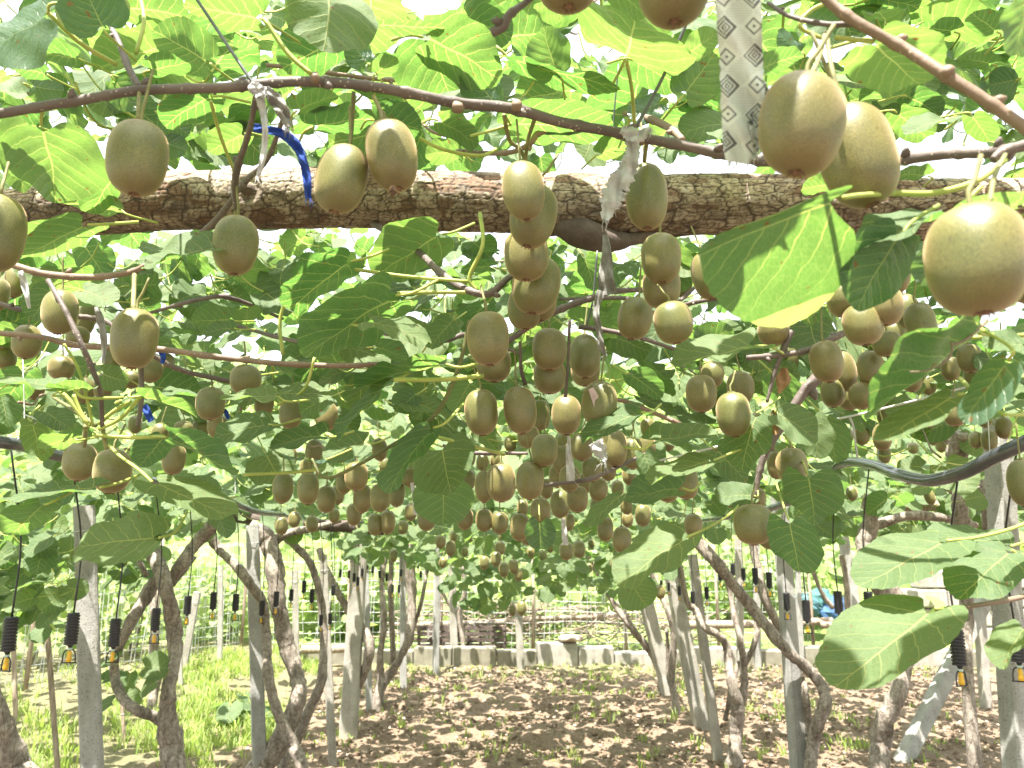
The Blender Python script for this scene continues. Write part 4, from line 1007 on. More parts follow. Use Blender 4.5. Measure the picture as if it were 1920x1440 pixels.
# ------------------------------------------------------------------ fruit of the photograph
FT = [
 (258, 297, 111, 147, 0, 'large evenly brown kiwi fruit hanging alone from the grey cane at upper left'),
 (-8, 437, 104, 150, 0, 'large kiwi fruit cut by the left edge beside the cracked log'),
 (442, 460, 90, 115, 0, 'single kiwi fruit just under the log at left, with a bluish leaf against it'),
 (735, 292, 104, 138, 12, 'right one of two kiwi fruits touching before the log, with a withered pink tip'),
 (640, 336, 104, 134, -10, 'left one of the two kiwi fruits touching in front of the log, slightly lower'),
 (982, 358, 82, 122, 6, 'upper sunlit kiwi fruit of the stacked pair in front of the middle of the log'),
 (1000, 405, 94, 125, -12, 'kiwi fruit half hidden behind the sunlit one in front of the log'),
 (1212, 369, 88, 135, 0, 'long kiwi fruit beside the torn white rag in front of the log'),
 (1065, -52, 132, 150, 0, 'out of focus kiwi fruit cut by the top edge, beside the blunt cane end'),
 (1262, -34, 150, 172, 0, 'out of focus kiwi fruit cut by the top edge, next to the patterned cloth strip'),
 (987, 478, 88, 100, 0, 'shaded kiwi fruit directly below the log, first under the stacked pair'),
 (1005, 535, 98, 112, -8, 'wide green brown kiwi fruit in the vertical stack below the middle of the log'),
 (1014, 565, 66, 76, 0, 'kiwi fruit peeping out below the wide one in the stack under the log'),
 (985, 577, 74, 84, 0, 'lowest left kiwi fruit in the stack under the middle of the log'),
 (1240, 484, 77, 96, 0, 'upper kiwi fruit of the pair hanging under the log right of the grey rag'),
 (1240, 538, 75, 82, 0, 'lower kiwi fruit of the pair hanging under the log right of the grey rag'),
 (1190, 597, 70, 82, -12, 'kiwi fruit with a sunlit right shoulder, left of two side by side'),
 (1262, 605, 80, 80, 8, 'round shaded kiwi fruit touching the one with the sunlit shoulder on its left'),
 (1326, 517, 64, 92, 10, 'kiwi fruit with a bright sun patch on top, beside the largest green leaf'),
 (1280, 530, 42, 80, 0, 'narrow visible kiwi fruit squeezed between two others left of the largest leaf'),
 (915, 635, 84, 104, 4, 'large pale kiwi fruit at the centre left, on top of another'),
 (926, 682, 68, 70, 0, 'kiwi fruit half covered from above by the large pale one at centre left'),
 (1030, 655, 68, 80, 0, 'dark green kiwi fruit, left of the pair in the centre'),
 (1097, 668, 64, 84, 0, 'kiwi fruit with a sunlit right flank, right of the dark green one'),
 (1030, 706, 66, 66, 0, 'kiwi fruit seen below the dark green one in the centre'),
 (1098, 695, 56, 60, 0, 'kiwi fruit tucked under the one with the sunlit flank'),
 (1124, 757, 68, 88, -6, 'kiwi fruit behind the pink cloth strip'),
 (903, 773, 70, 88, 3, 'left one of two large even kiwi fruits side by side left of centre'),
 (975, 769, 70, 90, 8, 'right one of two large even kiwi fruits, with a pale streak of sun'),
 (1014, 778, 38, 66, 0, 'thin slice of a shaded kiwi fruit behind the streaked one'),
 (1062, 778, 60, 76, 0, 'single kiwi fruit hanging from a dark twig left of the pink strip'),
 (990, 818, 44, 44, 0, 'small shaded kiwi fruit under the two large even ones'),
 (1021, 844, 54, 62, 0, 'green kiwi fruit below and left of the pink strip'),
 (1055, 862, 40, 56, 0, 'kiwi fruit left of the hanging white ribbon end'),
 (1091, 838, 46, 52, 0, 'kiwi fruit right behind the hanging white ribbon end'),
 (1152, 840, 50, 70, 0, 'kiwi fruit below the folded dark leaf and the tattered rag tip'),
 (1186, 850, 44, 60, 0, 'kiwi fruit right of the tattered rag tip, behind its neighbour'),
 (1213, 838, 34, 54, 0, 'small kiwi fruit at the tip of the pale drooping leaf'),
 (940, 905, 58, 72, 2, 'left one of the two clear kiwi fruits hanging side by side low in the centre'),
 (994, 901, 54, 72, -2, 'right one of the two clear low kiwi fruits, with a small bright spot'),
 (908, 912, 42, 62, 0, 'kiwi fruit mostly hidden behind the left of the two clear low ones'),
 (1045, 892, 34, 46, 0, 'shaded kiwi fruit between the bright-spotted one and the white ribbon end'),
 (1068, 897, 44, 50, 0, 'dark kiwi fruit right below the hanging white ribbon end'),
 (1110, 880, 40, 46, 0, 'kiwi fruit under the tattered rag tip'),
 (1122, 918, 38, 46, 0, 'kiwi fruit with a warm rim low in the centre right cluster'),
 (1083, 936, 42, 50, 0, 'kiwi fruit with a sunlit left cheek low in the centre'),
 (1050, 945, 38, 52, 0, 'dark kiwi fruit between two others low in the centre'),
 (1013, 958, 44, 50, 0, 'kiwi fruit left of the dark low centre one, over a round dark leaf'),
 (974, 988, 42, 52, 0, 'yellowish kiwi fruit lowest in the middle cluster'),
 (937, 980, 34, 42, 0, 'small kiwi fruit left of the yellowish lowest one'),
 (908, 975, 34, 42, 0, 'small kiwi fruit third from right in the low row under the canopy'),
 (872, 972, 34, 42, 0, 'small kiwi fruit at the left end of the low centre row'),
 (990, 1003, 32, 38, 0, 'small kiwi fruit behind the yellowish lowest one'),
 (1135, 992, 34, 46, 0, 'left one of two small kiwi fruits above the pale sunlit leaf at right of centre'),
 (1166, 1012, 38, 50, 0, 'right one of two small kiwi fruits above the pale sunlit leaf'),
 (1062, 1033, 28, 34, 0, 'tiny kiwi fruit, left of the far pair below the pale rag'),
 (1086, 1030, 24, 32, 0, 'tiny kiwi fruit, right of the far pair below the pale rag'),
 (252, 635, 92, 115, 0, 'large squarish kiwi fruit hanging at left below the log'),
 (112, 585, 68, 86, 0, 'kiwi fruit behind the thin slanting cane at the left'),
 (158, 599, 44, 70, -8, 'kiwi fruit right of the thin slanting cane at the left'),
 (146, 632, 46, 40, 0, 'kiwi fruit showing under the two beside the slanting cane'),
 (50, 641, 52, 66, 0, 'small golden sunlit kiwi fruit near the left edge'),
 (7, 632, 38, 64, 0, 'small half sunlit kiwi fruit at the left edge'),
 (-4, 552, 44, 88, 0, 'shaded kiwi fruit cut by the left edge above the golden small ones'),
 (28, 528, 40, 62, 0, 'shaded kiwi fruit behind the pale ribbon at the left edge'),
 (115, 690, 50, 46, 0, 'squat kiwi fruit above the bright edge-on leaf at left'),
 (154, 694, 30, 34, 0, 'small kiwi fruit right of the squat one at left'),
 (11, 672, 38, 42, 0, 'dark kiwi fruit below the golden ones at the left edge'),
 (282, 694, 46, 48, 0, 'kiwi fruit seen under the large squarish one'),
 (310, 688, 36, 66, 0, 'kiwi fruit right behind the large squarish one'),
 (212, 670, 36, 56, 0, 'kiwi fruit left behind the large squarish one'),
 (246, 712, 34, 34, 0, 'small kiwi fruit tip at the foot of the large squarish one'),
 (460, 712, 62, 58, 0, 'brightly sunlit kiwi fruit with a leaf cutting across its lower half'),
 (395, 757, 56, 62, 0, 'kiwi fruit left of the half-covered sunlit one'),
 (345, 722, 34, 44, 0, 'small dim kiwi fruit above a bright edge-on leaf at left'),
 (150, 866, 62, 72, 0, 'shaded kiwi fruit, left of the low pair at the left'),
 (210, 883, 76, 84, 0, 'golden sunlit kiwi fruit with a stalk shadow, right of the low pair at the left'),
 (545, 777, 44, 56, 0, 'dark kiwi fruit hanging left of centre beside a pointed bright leaf'),
 (495, 757, 38, 46, 0, 'greenish kiwi fruit left of the dark one left of centre'),
 (612, 780, 46, 56, 0, 'dark kiwi fruit under the thin long cane left of centre'),
 (344, 806, 36, 34, 0, 'pale squat kiwi fruit, first of three in a row at left'),
 (376, 806, 34, 42, 0, 'pale kiwi fruit, second of three in a row at left'),
 (408, 800, 40, 44, 0, 'pale kiwi fruit, third of three in a row at left'),
 (530, 915, 44, 58, 0, 'kiwi fruit at the left end of the low hanging group left of centre'),
 (578, 916, 46, 60, 0, 'second kiwi fruit of the low hanging group left of centre'),
 (612, 936, 38, 50, 0, 'third kiwi fruit of the low hanging group, a little lower'),
 (634, 927, 26, 46, 0, 'narrow dark kiwi fruit behind the third of the low hanging group'),
 (668, 893, 46, 54, 0, 'kiwi fruit under the arching thin shoot left of centre'),
 (645, 905, 34, 42, 0, 'kiwi fruit partly behind the one under the arching shoot'),
 (680, 935, 38, 54, 0, 'left one of three dark kiwi fruits packed together left of the big dark leaf'),
 (712, 933, 42, 54, 0, 'middle one of three dark kiwi fruits packed together'),
 (744, 926, 34, 50, 0, 'right one of three dark kiwi fruits packed together'),
 (664, 964, 30, 42, 0, 'small kiwi fruit beside the end of the dark crossbeam'),
 (704, 983, 32, 42, 0, 'small kiwi fruit, left of the pair below the packed three'),
 (727, 979, 32, 44, 0, 'small kiwi fruit, right of the pair below the packed three'),
 (770, 895, 34, 36, 0, 'reddish kiwi fruit above the left shoulder of the half-lit round leaf'),
 (878, 900, 30, 40, 0, 'kiwi fruit between the half-lit round leaf and the clear low pair'),
 (1503, 235, 165, 200, -10, 'very large kiwi fruit in bright sun crossed by a thin stalk shadow at upper right'),
 (1607, 292, 140, 222, 12, 'very large shaded kiwi fruit behind the sunlit one at upper right'),
 (1832, 487, 184, 212, 0, 'largest kiwi fruit, glaring white in the sun, by the right edge'),
 (1930, 520, 90, 100, 0, 'kiwi fruit cut by the right edge behind the largest one'),
 (1602, 425, 34, 44, 0, 'pale kiwi fruit peeping between log and leaf under the large shaded one'),
 (1675, 507, 62, 98, 0, 'kiwi fruit right of the brighter half of the largest leaf'),
 (1450, 620, 64, 58, 0, 'kiwi fruit under the rounded tip of the largest leaf'),
 (1585, 560, 78, 52, 0, 'kiwi fruit squeezed under the bright leaf lobe'),
 (1618, 608, 80, 80, 6, 'broad kiwi fruit at the left of the crowded cluster below the largest leaf'),
 (1655, 574, 80, 76, 0, 'broad kiwi fruit at the top of the crowded cluster below the largest leaf'),
 (1702, 585, 48, 80, 10, 'third kiwi fruit from the left in the crowded cluster, half overlapped'),
 (1727, 607, 60, 82, 10, 'rightmost kiwi fruit of the crowded cluster below the largest leaf'),
 (1664, 645, 54, 44, 0, 'kiwi fruit low in the middle of the crowded cluster'),
 (1678, 622, 40, 40, 0, 'kiwi fruit deep inside the crowded cluster'),
 (1712, 655, 42, 40, 0, 'kiwi fruit under the rightmost of the crowded cluster'),
 (1550, 678, 66, 80, 6, 'kiwi fruit with a sunlit lower left cheek in front of its pair'),
 (1582, 696, 50, 82, 10, 'kiwi fruit behind the one with the sunlit lower cheek'),
 (1632, 690, 52, 66, 0, 'dark kiwi fruit with a thin streak of sun'),
 (1658, 706, 34, 46, 0, 'kiwi fruit right behind the thinly streaked one'),
 (1562, 736, 50, 56, 0, 'kiwi fruit below the sunlit-cheek pair, with a bright left edge'),
 (1592, 744, 48, 52, 0, 'kiwi fruit below and right of the sunlit-cheek pair'),
 (1616, 742, 52, 52, 0, 'dim round kiwi fruit above the folded bright leaf'),
 (1528, 655, 44, 56, 0, 'dim kiwi fruit behind the dark cane below the largest leaf'),
 (1480, 665, 36, 72, 0, 'dim kiwi fruit beside the small dry leaf'),
 (1315, 738, 62, 72, 0, 'kiwi fruit with a sunlit right flank, upper left of a cluster of four'),
 (1375, 777, 68, 84, 3, 'kiwi fruit with a sunlit left flank, lowest in the cluster of four'),
 (1388, 727, 54, 62, 0, 'green kiwi fruit, upper right of the cluster of four'),
 (1336, 702, 46, 50, 0, 'sunlit tan kiwi fruit at the top back of the cluster of four'),
 (1485, 874, 66, 70, 0, 'green kiwi fruit in front of its pair left of the bent black pipe'),
 (1455, 872, 36, 66, 0, 'kiwi fruit behind the green one left of the bent black pipe'),
 (1413, 983, 76, 76, 0, 'greenest low kiwi fruit hanging above the leaning posts, sunlit on top'),
 (1442, 1000, 52, 60, 10, 'kiwi fruit behind the greenest low one'),
 (1286, 906, 50, 60, 0, 'reddish kiwi fruit between leaves right of centre'),
 (1252, 918, 46, 48, 0, 'reddish kiwi fruit left behind the one between leaves right of centre'),
 (1918, 905, 62, 132, 0, 'green kiwi fruit cut by the right edge above the black pipe'),
 (1828, 710, 42, 56, 0, 'kiwi fruit just right of the folded bright leaf at right'),
 (1818, 672, 44, 54, 0, 'dark kiwi fruit above the narrow bright leaf at right'),
 (1790, 772, 46, 56, 0, 'dark kiwi fruit behind the tip of the narrow bright leaf at right'),
 (1845, 780, 30, 44, 0, 'dark kiwi fruit behind the long pale leaf stalk at right'),
 (1882, 802, 32, 42, 0, 'small golden kiwi fruit against the concrete post at right'),
 (1660, 780, 34, 36, 0, 'kiwi fruit tip under the long pale leaf at right'),
 (1616, 815, 30, 40, 0, 'small pale kiwi fruit tied by a white string above the bent pipe'),
 (1588, 818, 24, 34, 0, 'smaller pale kiwi fruit left of the one by the white string'),
 (1748, 817, 26, 36, 0, 'small distant kiwi fruit at the gnarled branch at right'),
 (1764, 832, 22, 36, 0, 'small distant kiwi fruit right below its twin at the gnarled branch'),
 (1830, 825, 26, 32, 0, 'small yellowish kiwi fruit left of the concrete post at right'),
 (1712, 840, 20, 22, 0, 'tiny round yellowish kiwi fruit above the bent pipe'),
 (1657, 852, 28, 36, 0, 'small shaded kiwi fruit over the crest of the bent pipe'),
 (1597, 925, 22, 28, 0, 'tiny kiwi fruit below the bent pipe at its left bend'),
 (1743, 932, 20, 30, 15, 'tiny tilted kiwi fruit below the sagging middle of the bent pipe'),
 (1015, 1140, 0, 0, 0, None),
 (908, 1055, 20, 26, 0, 'tiny sunlit kiwi fruit, leftmost of the far bunch under the canopy'),
 (930, 1048, 22, 28, 0, 'tiny kiwi fruit with a bright cheek, second of the far bunch'),
 (945, 1068, 20, 28, 0, 'tiny kiwi fruit, lowest of the far bunch under the canopy'),
 (963, 1062, 18, 26, 0, 'tiny kiwi fruit, third of the far bunch under the canopy'),
 (972, 1078, 18, 22, 0, 'tiny kiwi fruit at the right foot of the far bunch'),
 (978, 1140, 19, 28, 0, 'tiny kiwi fruit hanging lowest of all above the short middle post'),
 (961, 1144, 15, 22, 0, 'tiny kiwi fruit half behind the lowest hanging one'),
 (845, 1028, 20, 30, 0, 'tiny kiwi fruit left of the far bunch, over the pale far posts'),
 (738, 1042, 16, 26, 0, 'tiny kiwi fruit in front of the far twin trunks'),
 (1238, 1110, 20, 26, 0, 'tiny kiwi fruit beside the small dark leaf above the thin leaning trunk'),
 (1075, 1085, 16, 22, 0, 'tiny kiwi fruit over the green slope right of centre'),
 (52, 1128, 17, 22, 0, 'tiny kiwi fruit low among the drooping leaves at far left'),
 (68, 1090, 14, 22, 0, 'tiny kiwi fruit, upper one among the drooping leaves at far left'),
 (103, 1132, 18, 18, 0, 'tiny kiwi fruit beside the first thick post, among drooping leaves'),
 (1300, 985, 38, 44, 0, 'kiwi fruit at the knot of the right hand trunk tops'),
 (1220, 880, 30, 36, 0, 'kiwi fruit above the folded pale leaf right of centre'),
 (1098, 905, 30, 40, 0, 'dim kiwi fruit deep in the centre cluster'),
 (1140, 880, 34, 44, 0, 'kiwi fruit deep in the cluster under the dark folded leaf'),
 (1025, 915, 30, 40, 0, 'dim kiwi fruit right behind the bright-spotted low one'),
]
for px, py, w, h, tl, lab in FT:
    if not w: continue
    d = None
    if lab.startswith('upper sunlit'): d = 0.80
    if lab.startswith('kiwi fruit half hidden behind the sunlit'): d = 0.86
    if lab.startswith('shaded kiwi fruit directly'): d = 0.93
    if lab.startswith('wide green brown'): d = 0.99
    if lab.startswith('kiwi fruit peeping out below the wide'): d = 1.05
    fruit(px, py, w, h, tl, lab, None, d)
# dimmer fruit further back along the rows: nothing tells them apart but the row they hang in
GROUPS = [((520, 800), (840, 990), (1.9, 3.6), 16, 'distant kiwi fruit hanging in shade under the canopy left of centre'),
          ((850, 1230), (800, 985), (1.9, 3.4), 34, 'distant kiwi fruit hanging deep in the shade at the centre of the canopy'),
          ((1180, 1460), (760, 940), (1.9, 3.2), 8, 'distant kiwi fruit half hidden by leaves right of centre'),
          ((20, 420), (700, 900), (1.6, 2.8), 7, 'distant kiwi fruit half hidden by leaves at the left'),
          ((1640, 1910), (660, 830), (1.5, 2.6), 8, 'distant kiwi fruit in the shade above the bent pipe at right'),
          ((820, 1240), (990, 1075), (3.6, 6.5), 20, 'tiny far kiwi fruit under the end of the canopy')]
LANDMARKS = [(1124, 770, 'pink cloth strip'), (1068, 870, 'hanging white ribbon end'), (830, 875, 'half lit round leaf'), (1012, 1005, 'round dark leaf low in the centre'), (776, 935, 'narrow white ribbon'), (1000, 905, 'bright spotted low fruit'),
 (835, 940, 'big dark leaf left of centre'), (715, 935, 'three packed dark fruits'), (555, 915, 'low hanging pair left of centre'), (600, 985, 'dark crossbeam'), (940, 780, 'two large even fruits'), (975, 990, 'yellowish lowest fruit'), (1150, 1005, 'two small fruits by the pale leaf'),
 (1345, 760, 'cluster of four'), (1275, 860, 'pale drooping leaf'), (1225, 1040, 'large pale sunlit leaf'), (1285, 905, 'reddish fruit'), (1470, 875, 'pair by the bent pipe'), (1415, 985, 'greenest low fruit'), (1510, 925, 'dark heart shaped leaf'), (1340, 650, 'dark bluish leaf'), (1195, 925, 'dark leaf right of the low cluster'),
 (255, 640, 'large squarish fruit'), (180, 875, 'low pair at the left'), (330, 430, 'bluish leaf by the log'), (375, 805, 'row of three pale fruits'), (460, 712, 'half covered sunlit fruit'), (545, 777, 'dark fruit beside the pointed bright leaf'), (215, 1000, 'broad pale leaf over the post'), (380, 850, 'long bright edged leaf at left'), (50, 850, 'black pipe at the left edge'), (130, 600, 'thin slanting cane'), (470, 795, 'bluish round leaf'),
 (1670, 600, 'crowded cluster'), (1720, 720, 'folded bright leaf'), (1885, 800, 'small golden fruit at the post'), (1790, 830, 'gnarled branch'), (1832, 490, 'largest fruit'), (1745, 900, 'sag of the bent pipe'), (1845, 735, 'narrow bright leaf at right'), (1620, 870, 'crest of the bent pipe'), (1718, 780, 'long pale leaf at right'),
 (930, 1060, 'far sunlit bunch'), (975, 1145, 'lowest hanging fruit'), (1074, 1032, 'far pair below the pale rag'), (1185, 1110, 'dark round leaf at the aisle'), (1058, 1000, 'small pale rag in the centre'), (870, 972, 'left end of the low centre row')]
SEEN_LABELS = set()
def place_label(x, y, what, lms, own=()):
    order = sorted(lms, key=lambda t: math.hypot(t[0]-x, t[1]-y))
    for cx, cy, nm in order[:14]:
        dx, dy = x-cx, y-cy; r = math.hypot(dx, dy)
        if r < 14: pos = 'against'
        else:
            h = 'right' if dx > 0 else 'left'; v = 'below' if dy > 0 else 'above'
            near_ = 'close' if r < 60 else ('a little way' if r < 130 else 'well')
            if abs(dx) > 2.2*abs(dy): pos = near_+' '+('to the '+h+' of' if near_ != 'well' else h+' of')
            elif abs(dy) > 2.2*abs(dx): pos = near_+' '+v
            else: pos = near_+' '+v+' and '+h+' of'
        lab = what+' '+pos+' the '+nm
        if lab not in SEEN_LABELS and len(lab.split()) <= 16:
            SEEN_LABELS.add(lab); return lab
    return None
for (x0, x1), (y0, y1), (d0, d1), n, lab in GROUPS:
    k = 0; tries = 0
    while k < n and tries < 400:
        tries += 1
        x = RND.uniform(x0, x1); y = RND.uniform(y0, y1); d = RND.uniform(d0, d1); w = FPX*0.052/d
        if any(abs(x-f[0]) < (w+f[2])*0.42 and abs(y-f[1]) < (w+f[3])*0.42 for f in FR): continue
        what = 'small dim kiwi fruit' if w > 34 else 'small far kiwi fruit' if w > 20 else 'tiny far kiwi fruit'
        fruit(x, y, w, w*RND.uniform(1.2, 1.35), RND.uniform(-8, 8), place_label(x, y, what, LANDMARKS) or lab, lab.replace('kiwi fruit', 'kiwi fruits'), d)
        k += 1
# withered tip on the fruit in front of the log
mb = MB().tube([un(736, 352, .715), un(738, 362, .712), un(734, 370, .71)], [0.0035, 0.0028, 0.0008], 7, rough=.3, seed=2)
for s in (-1, 1): mb.tube([un(736, 355, .712), un(738+9*s, 360, .708), un(738+14*s, 366, .708)], [0.0015, 0.001, 0.0004], 5)
o = [f for f in bpy.data.objects if f.get('label', '').startswith('right one of two kiwi fruits touching')][0]
w_ = mb.mesh('withered_tip', CALYX); q = bpy.data.objects.new('withered_tip', w_); COL.objects.link(q)
bpy.context.view_layer.update()
q.parent = o; q.matrix_parent_inverse = o.matrix_world.inverted()

# ------------------------------------------------------------------ posts
POSTS = []
def post(tx, ty, bx, by, w, Y, label, mat=CONCRETE, rot=0.3, Ytop=None, on_ground=True, taper=1.0, name='concrete_post', cat='post', group=None):
    T = atY(tx, ty, Ytop or Y)
    B = atY(bx, by, Y)
    d = (T-B); 
    # carry the foot down into the ground
    k = (B[2]-float(ground_z(B[0], B[1]))+0.06)/d[2]
    B = B-d*k
    hw = w*Y/FPX/2/(math.cos(rot)+abs(math.sin(rot)))
    ax = (T-B); ln = np.linalg.norm(ax); ax /= ln
    X = np.cross([0, 1., 0], ax); X /= np.linalg.norm(X); Z = np.cross(ax, X)
    V = []; F = []
    n = 14; b = 0.16
    rg = np.random.default_rng(int(tx*7+ty))
    sec = [(-1+b, -1), (1-b, -1), (1, -1+b), (1, 1-b), (1-b, 1), (-1+b, 1), (-1, 1-b), (-1, -1+b)]
    for i in range(n+1):
        f = i/n; s = hw*(1+(taper-1)*f)
        for (u, v) in sec:
            u2 = u*math.cos(rot)-v*math.sin(rot); v2 = u*math.sin(rot)+v*math.cos(rot)
            j = 1+rg.normal()*0.02
            V.append(B+ax*ln*f+(X*u2+Z*v2)*s*j)
    for i in range(n):
        for j in range(8):
            k2 = (j+1) % 8; F.append((i*8+j, i*8+k2, (i+1)*8+k2, (i+1)*8+j))
    F.append(tuple(range(7, -1, -1))); F.append(tuple(n*8+j for j in range(8)))
    o = empty(name, tuple(B), label, cat, group)
    link('shaft', mesh_np('shaft', V, F, [mat], None, False), o)
    # a turn of tie wire near the top
    P = [T-ax*0.10+(X*math.cos(a)+Z*math.sin(a))*hw*1.28*taper for a in np.linspace(0, 6.28, 13)]
    MB().tube(P, [0.0016]*13, 5).build('tie_wire', GALV, o)
    return o
post(158, 950, 173, 1440, 46, 3.2, 'thick rough concrete post nearest on the left, behind hanging sprinklers', rot=0.42)
post(473, 985, 487, 1440, 30, 4.5, 'upright square concrete post with one sunlit patch at left of the twisted trunks', rot=0.35)
post(606, 1040, 622, 1398, 17, 5.2, 'slim brownish post between the twisted left trunks and the leaning pale post', PALE, rot=0.2)
post(676, 1005, 655, 1350, 34, 6.0, 'pale grey post leaning right with a bright white top, left of the aisle', PALE, rot=0.1, taper=0.85)
post(684, 1010, 692, 1310, 14, 6.9, 'narrow post standing just behind the pale leaning one', rot=0.2)
post(755, 1030, 756, 1272, 14, 7.8, 'slim concrete post behind the forked trunk on the left of the aisle', rot=0.3)
post(846, 1040, 850, 1165, 15, 9.4, 'short bright white post far back left of the aisle', PALE, rot=0.1)
post(972, 1140, 976, 1242, 14, 8.8, 'short white capped post alone in the middle at the end of the aisle', PALE, rot=0.1)
post(1208, 1115, 1246, 1268, 26, 7.3, 'far leaning post with torn looking sunlit face right of the aisle', PALE, rot=0.2)
post(1258, 1070, 1308, 1325, 27, 6.1, 'pale post leaning left, lit along its whole length, right of the aisle', PALE, rot=0.15)
post(1298, 1040, 1342, 1385, 17, 5.3, 'thin pale post leaning left, in front of the broad lit one', PALE, rot=0.25)
post(1460, 920, 1497, 1440, 29, 4.6, 'speckled grey concrete post right of centre, behind diagonal vine trunk', rot=0.3)
post(1848, 1120, 1715, 1385, 26, 5.3, 'smooth concrete brace leaning steeply to the right', rot=0.1, Ytop=5.6)
post(1868, 790, 1900, 1300, 46, 2.9, 'thick pale concrete post at the right edge beside the pipe', rot=0.3)
post(1834, 1110, 1846, 1290, 18, 7.0, 'light post standing behind the steep brace at right', PALE, rot=0.2)
post(1573, 960, 1616, 1215, 18, 8.0, 'far thin post leaning left behind the blue bundle side', rot=0.2)
post(1384, 1010, 1388, 1200, 13, 8.4, 'far white post between the right hand trunks', PALE, rot=0.2)
post(1418, 1020, 1420, 1170, 11, 8.9, 'far grey post just right of the far white one', rot=0.2)
post(1495, 1050, 1500, 1180, 10, 9.0, 'far thin post left of the blue bundle', rot=0.2)
post(820, 970, 818, 1180, 13, 8.6, 'far mossy grey post left of the short bright one', CONCRETE, rot=0.4)
post(84, 1120, 108, 1440, 9, 4.3, 'thin leaning wooden stake at far left in front of the wire fence', WOODPOLE, 0.2, name='wooden_stake', cat='stake')
post(22, 1100, 30, 1360, 8, 6.0, 'thin wooden stake at the left edge against the fence', WOODPOLE, 0.2, name='wooden_stake', cat='stake')
post(335, 1170, 340, 1300, 8, 7.2, 'white thin stake behind the leftmost forked trunk', PALE, 0.2, name='wooden_stake', cat='stake')
post(228, 1310, 232, 1370, 6, 5.6, 'short stick standing in the grass right of the nearest left post', WOODPOLE, 0.2, name='wooden_stake', cat='stake')
post(370, 1110, 352, 1210, 14, 8.3, 'wide white stake leaning right beyond the left trunks', PALE, 0.2, name='wooden_stake', cat='stake')
post(414, 1060, 412, 1230, 10, 8.6, 'pale wooden stake behind the hanging sprinklers at left', PALE, 0.2, name='wooden_stake', cat='stake')
post(553, 1070, 556, 1250, 13, 7.6, 'bright white stake behind the sinuous left trunk', PALE, 0.2, name='wooden_stake', cat='stake')

# ------------------------------------------------------------------ second crossbeam far back
def beam(pts, r, label, mat=DARKWOOD, seed=1, name='crossbeam_pole', cat='pole'):
    P = smooth_path([atY(*p) for p in pts], 8)
    MBo = MB().tube(P, [r]*len(P), 12, rough=0.10, seed=seed)
    me = MBo.mesh(name, mat)
    c = Vector(P[len(P)//2]); me.transform(Matrix.Translation(-c))
    return tag(link(name, me, None, c), label, cat)
beam([(380, 958, 4.7), (500, 975, 4.7), (620, 985, 4.7), (720, 992, 4.7)], 0.035, 'dark crossbeam pole resting on post tops left of centre')
beam([(1560, 958, 4.9), (1700, 950, 4.9), (1850, 948, 4.9), (2100, 946, 4.9)], 0.03, 'brown crossbeam pole far back under the bent pipe at right', WOODPOLE, 2)

# ------------------------------------------------------------------ vine trunks
TRUNKS = {}
def trunk(key, label, limbs, Y):
    """limbs: list of lists of (px, py, width)"""
    base = atY(limbs[0][0][0], limbs[0][0][1], Y)
    o = empty('kiwi_vine', (base[0], base[1], float(ground_z(base[0], base[1]))), label, 'kiwi vine')
    for k, lb in enumerate(limbs):
        P0 = [atY(x, y, Y+0.05*k+0.04*math.sin(i*1.7+k)) for i, (x, y, w) in enumerate(lb)]
        if k == 0:   # root the trunk
            g = float(ground_z(P0[0][0], P0[0][1]))
            if P0[0][2] > g-0.02: P0 = [np.array([P0[0][0]-0.01, P0[0][1], g-0.05])]+P0; lb = [(lb[0][0], 0, lb[0][2]*1.35)]+lb
        P = smooth_path(P0, 7)
        R = np.interp(np.linspace(0, 1, len(P)), np.linspace(0, 1, len(lb)), [w*Y/FPX/2*0.88 for _, _, w in lb])
        rg = np.random.default_rng(int(Y*100)+k)
        kn = 1+0.06*np.sin(np.arange(len(P))*0.5+k)+0.045*rg.normal(size=len(P))
        P = P+rg.normal(size=P.shape)*(R[:, None]*0.05)
        MB().tube(P, R*kn, 14, rough=0.055, seed=int(Y*50)+k).build('trunk' if k == 0 else 'branch', BARK, o)
    TRUNKS[key] = (o, atY(limbs[0][-1][0], 990, Y))
    return o
trunk('a', 'gnarled vine with a loop shaped double trunk between the first two left posts', [
    [(330, 1500, 50), (322, 1400, 46), (314, 1345, 38), (316, 1290, 26), (328, 1227, 28), (325, 1167, 31), (312, 1110, 30), (302, 1070, 28), (280, 1030, 34), (262, 1018, 26)],
    [(312, 1352, 30), (285, 1342, 22), (255, 1330, 19), (230, 1308, 20), (214, 1265, 18), (220, 1220, 19), (245, 1167, 25), (272, 1122, 27), (292, 1085, 25)],
    [(306, 1095, 22), (320, 1088, 24), (345, 1050, 25), (368, 1018, 26), (392, 993, 30), (420, 960, 22)],
    [(275, 1078, 12), (262, 1055, 11), (255, 1040, 9)], [(318, 1105, 10), (348, 1068, 9), (366, 1045, 8)]], 3.5)
trunk('b', 'vine trunk arching over behind the second left post', [
    [(567, 1445, 26), (547, 1395, 24), (523, 1343, 22), (502, 1262, 20), (500, 1195, 19), (492, 1130, 19), (467, 1093, 19), (440, 1058, 18), (410, 1030, 18), (392, 1000, 20)]], 4.3)
trunk('c', 'thick sinuous sunlit vine trunk swinging right of the second left post', [
    [(478, 1452, 48), (505, 1420, 44), (535, 1370, 38), (560, 1305, 31), (556, 1265, 31), (535, 1200, 34), (520, 1130, 36), (515, 1060, 36), (500, 1012, 38), (470, 985, 30)],
    [(505, 1020, 24), (540, 1000, 18), (590, 990, 14), (640, 975, 10)]], 4.5)
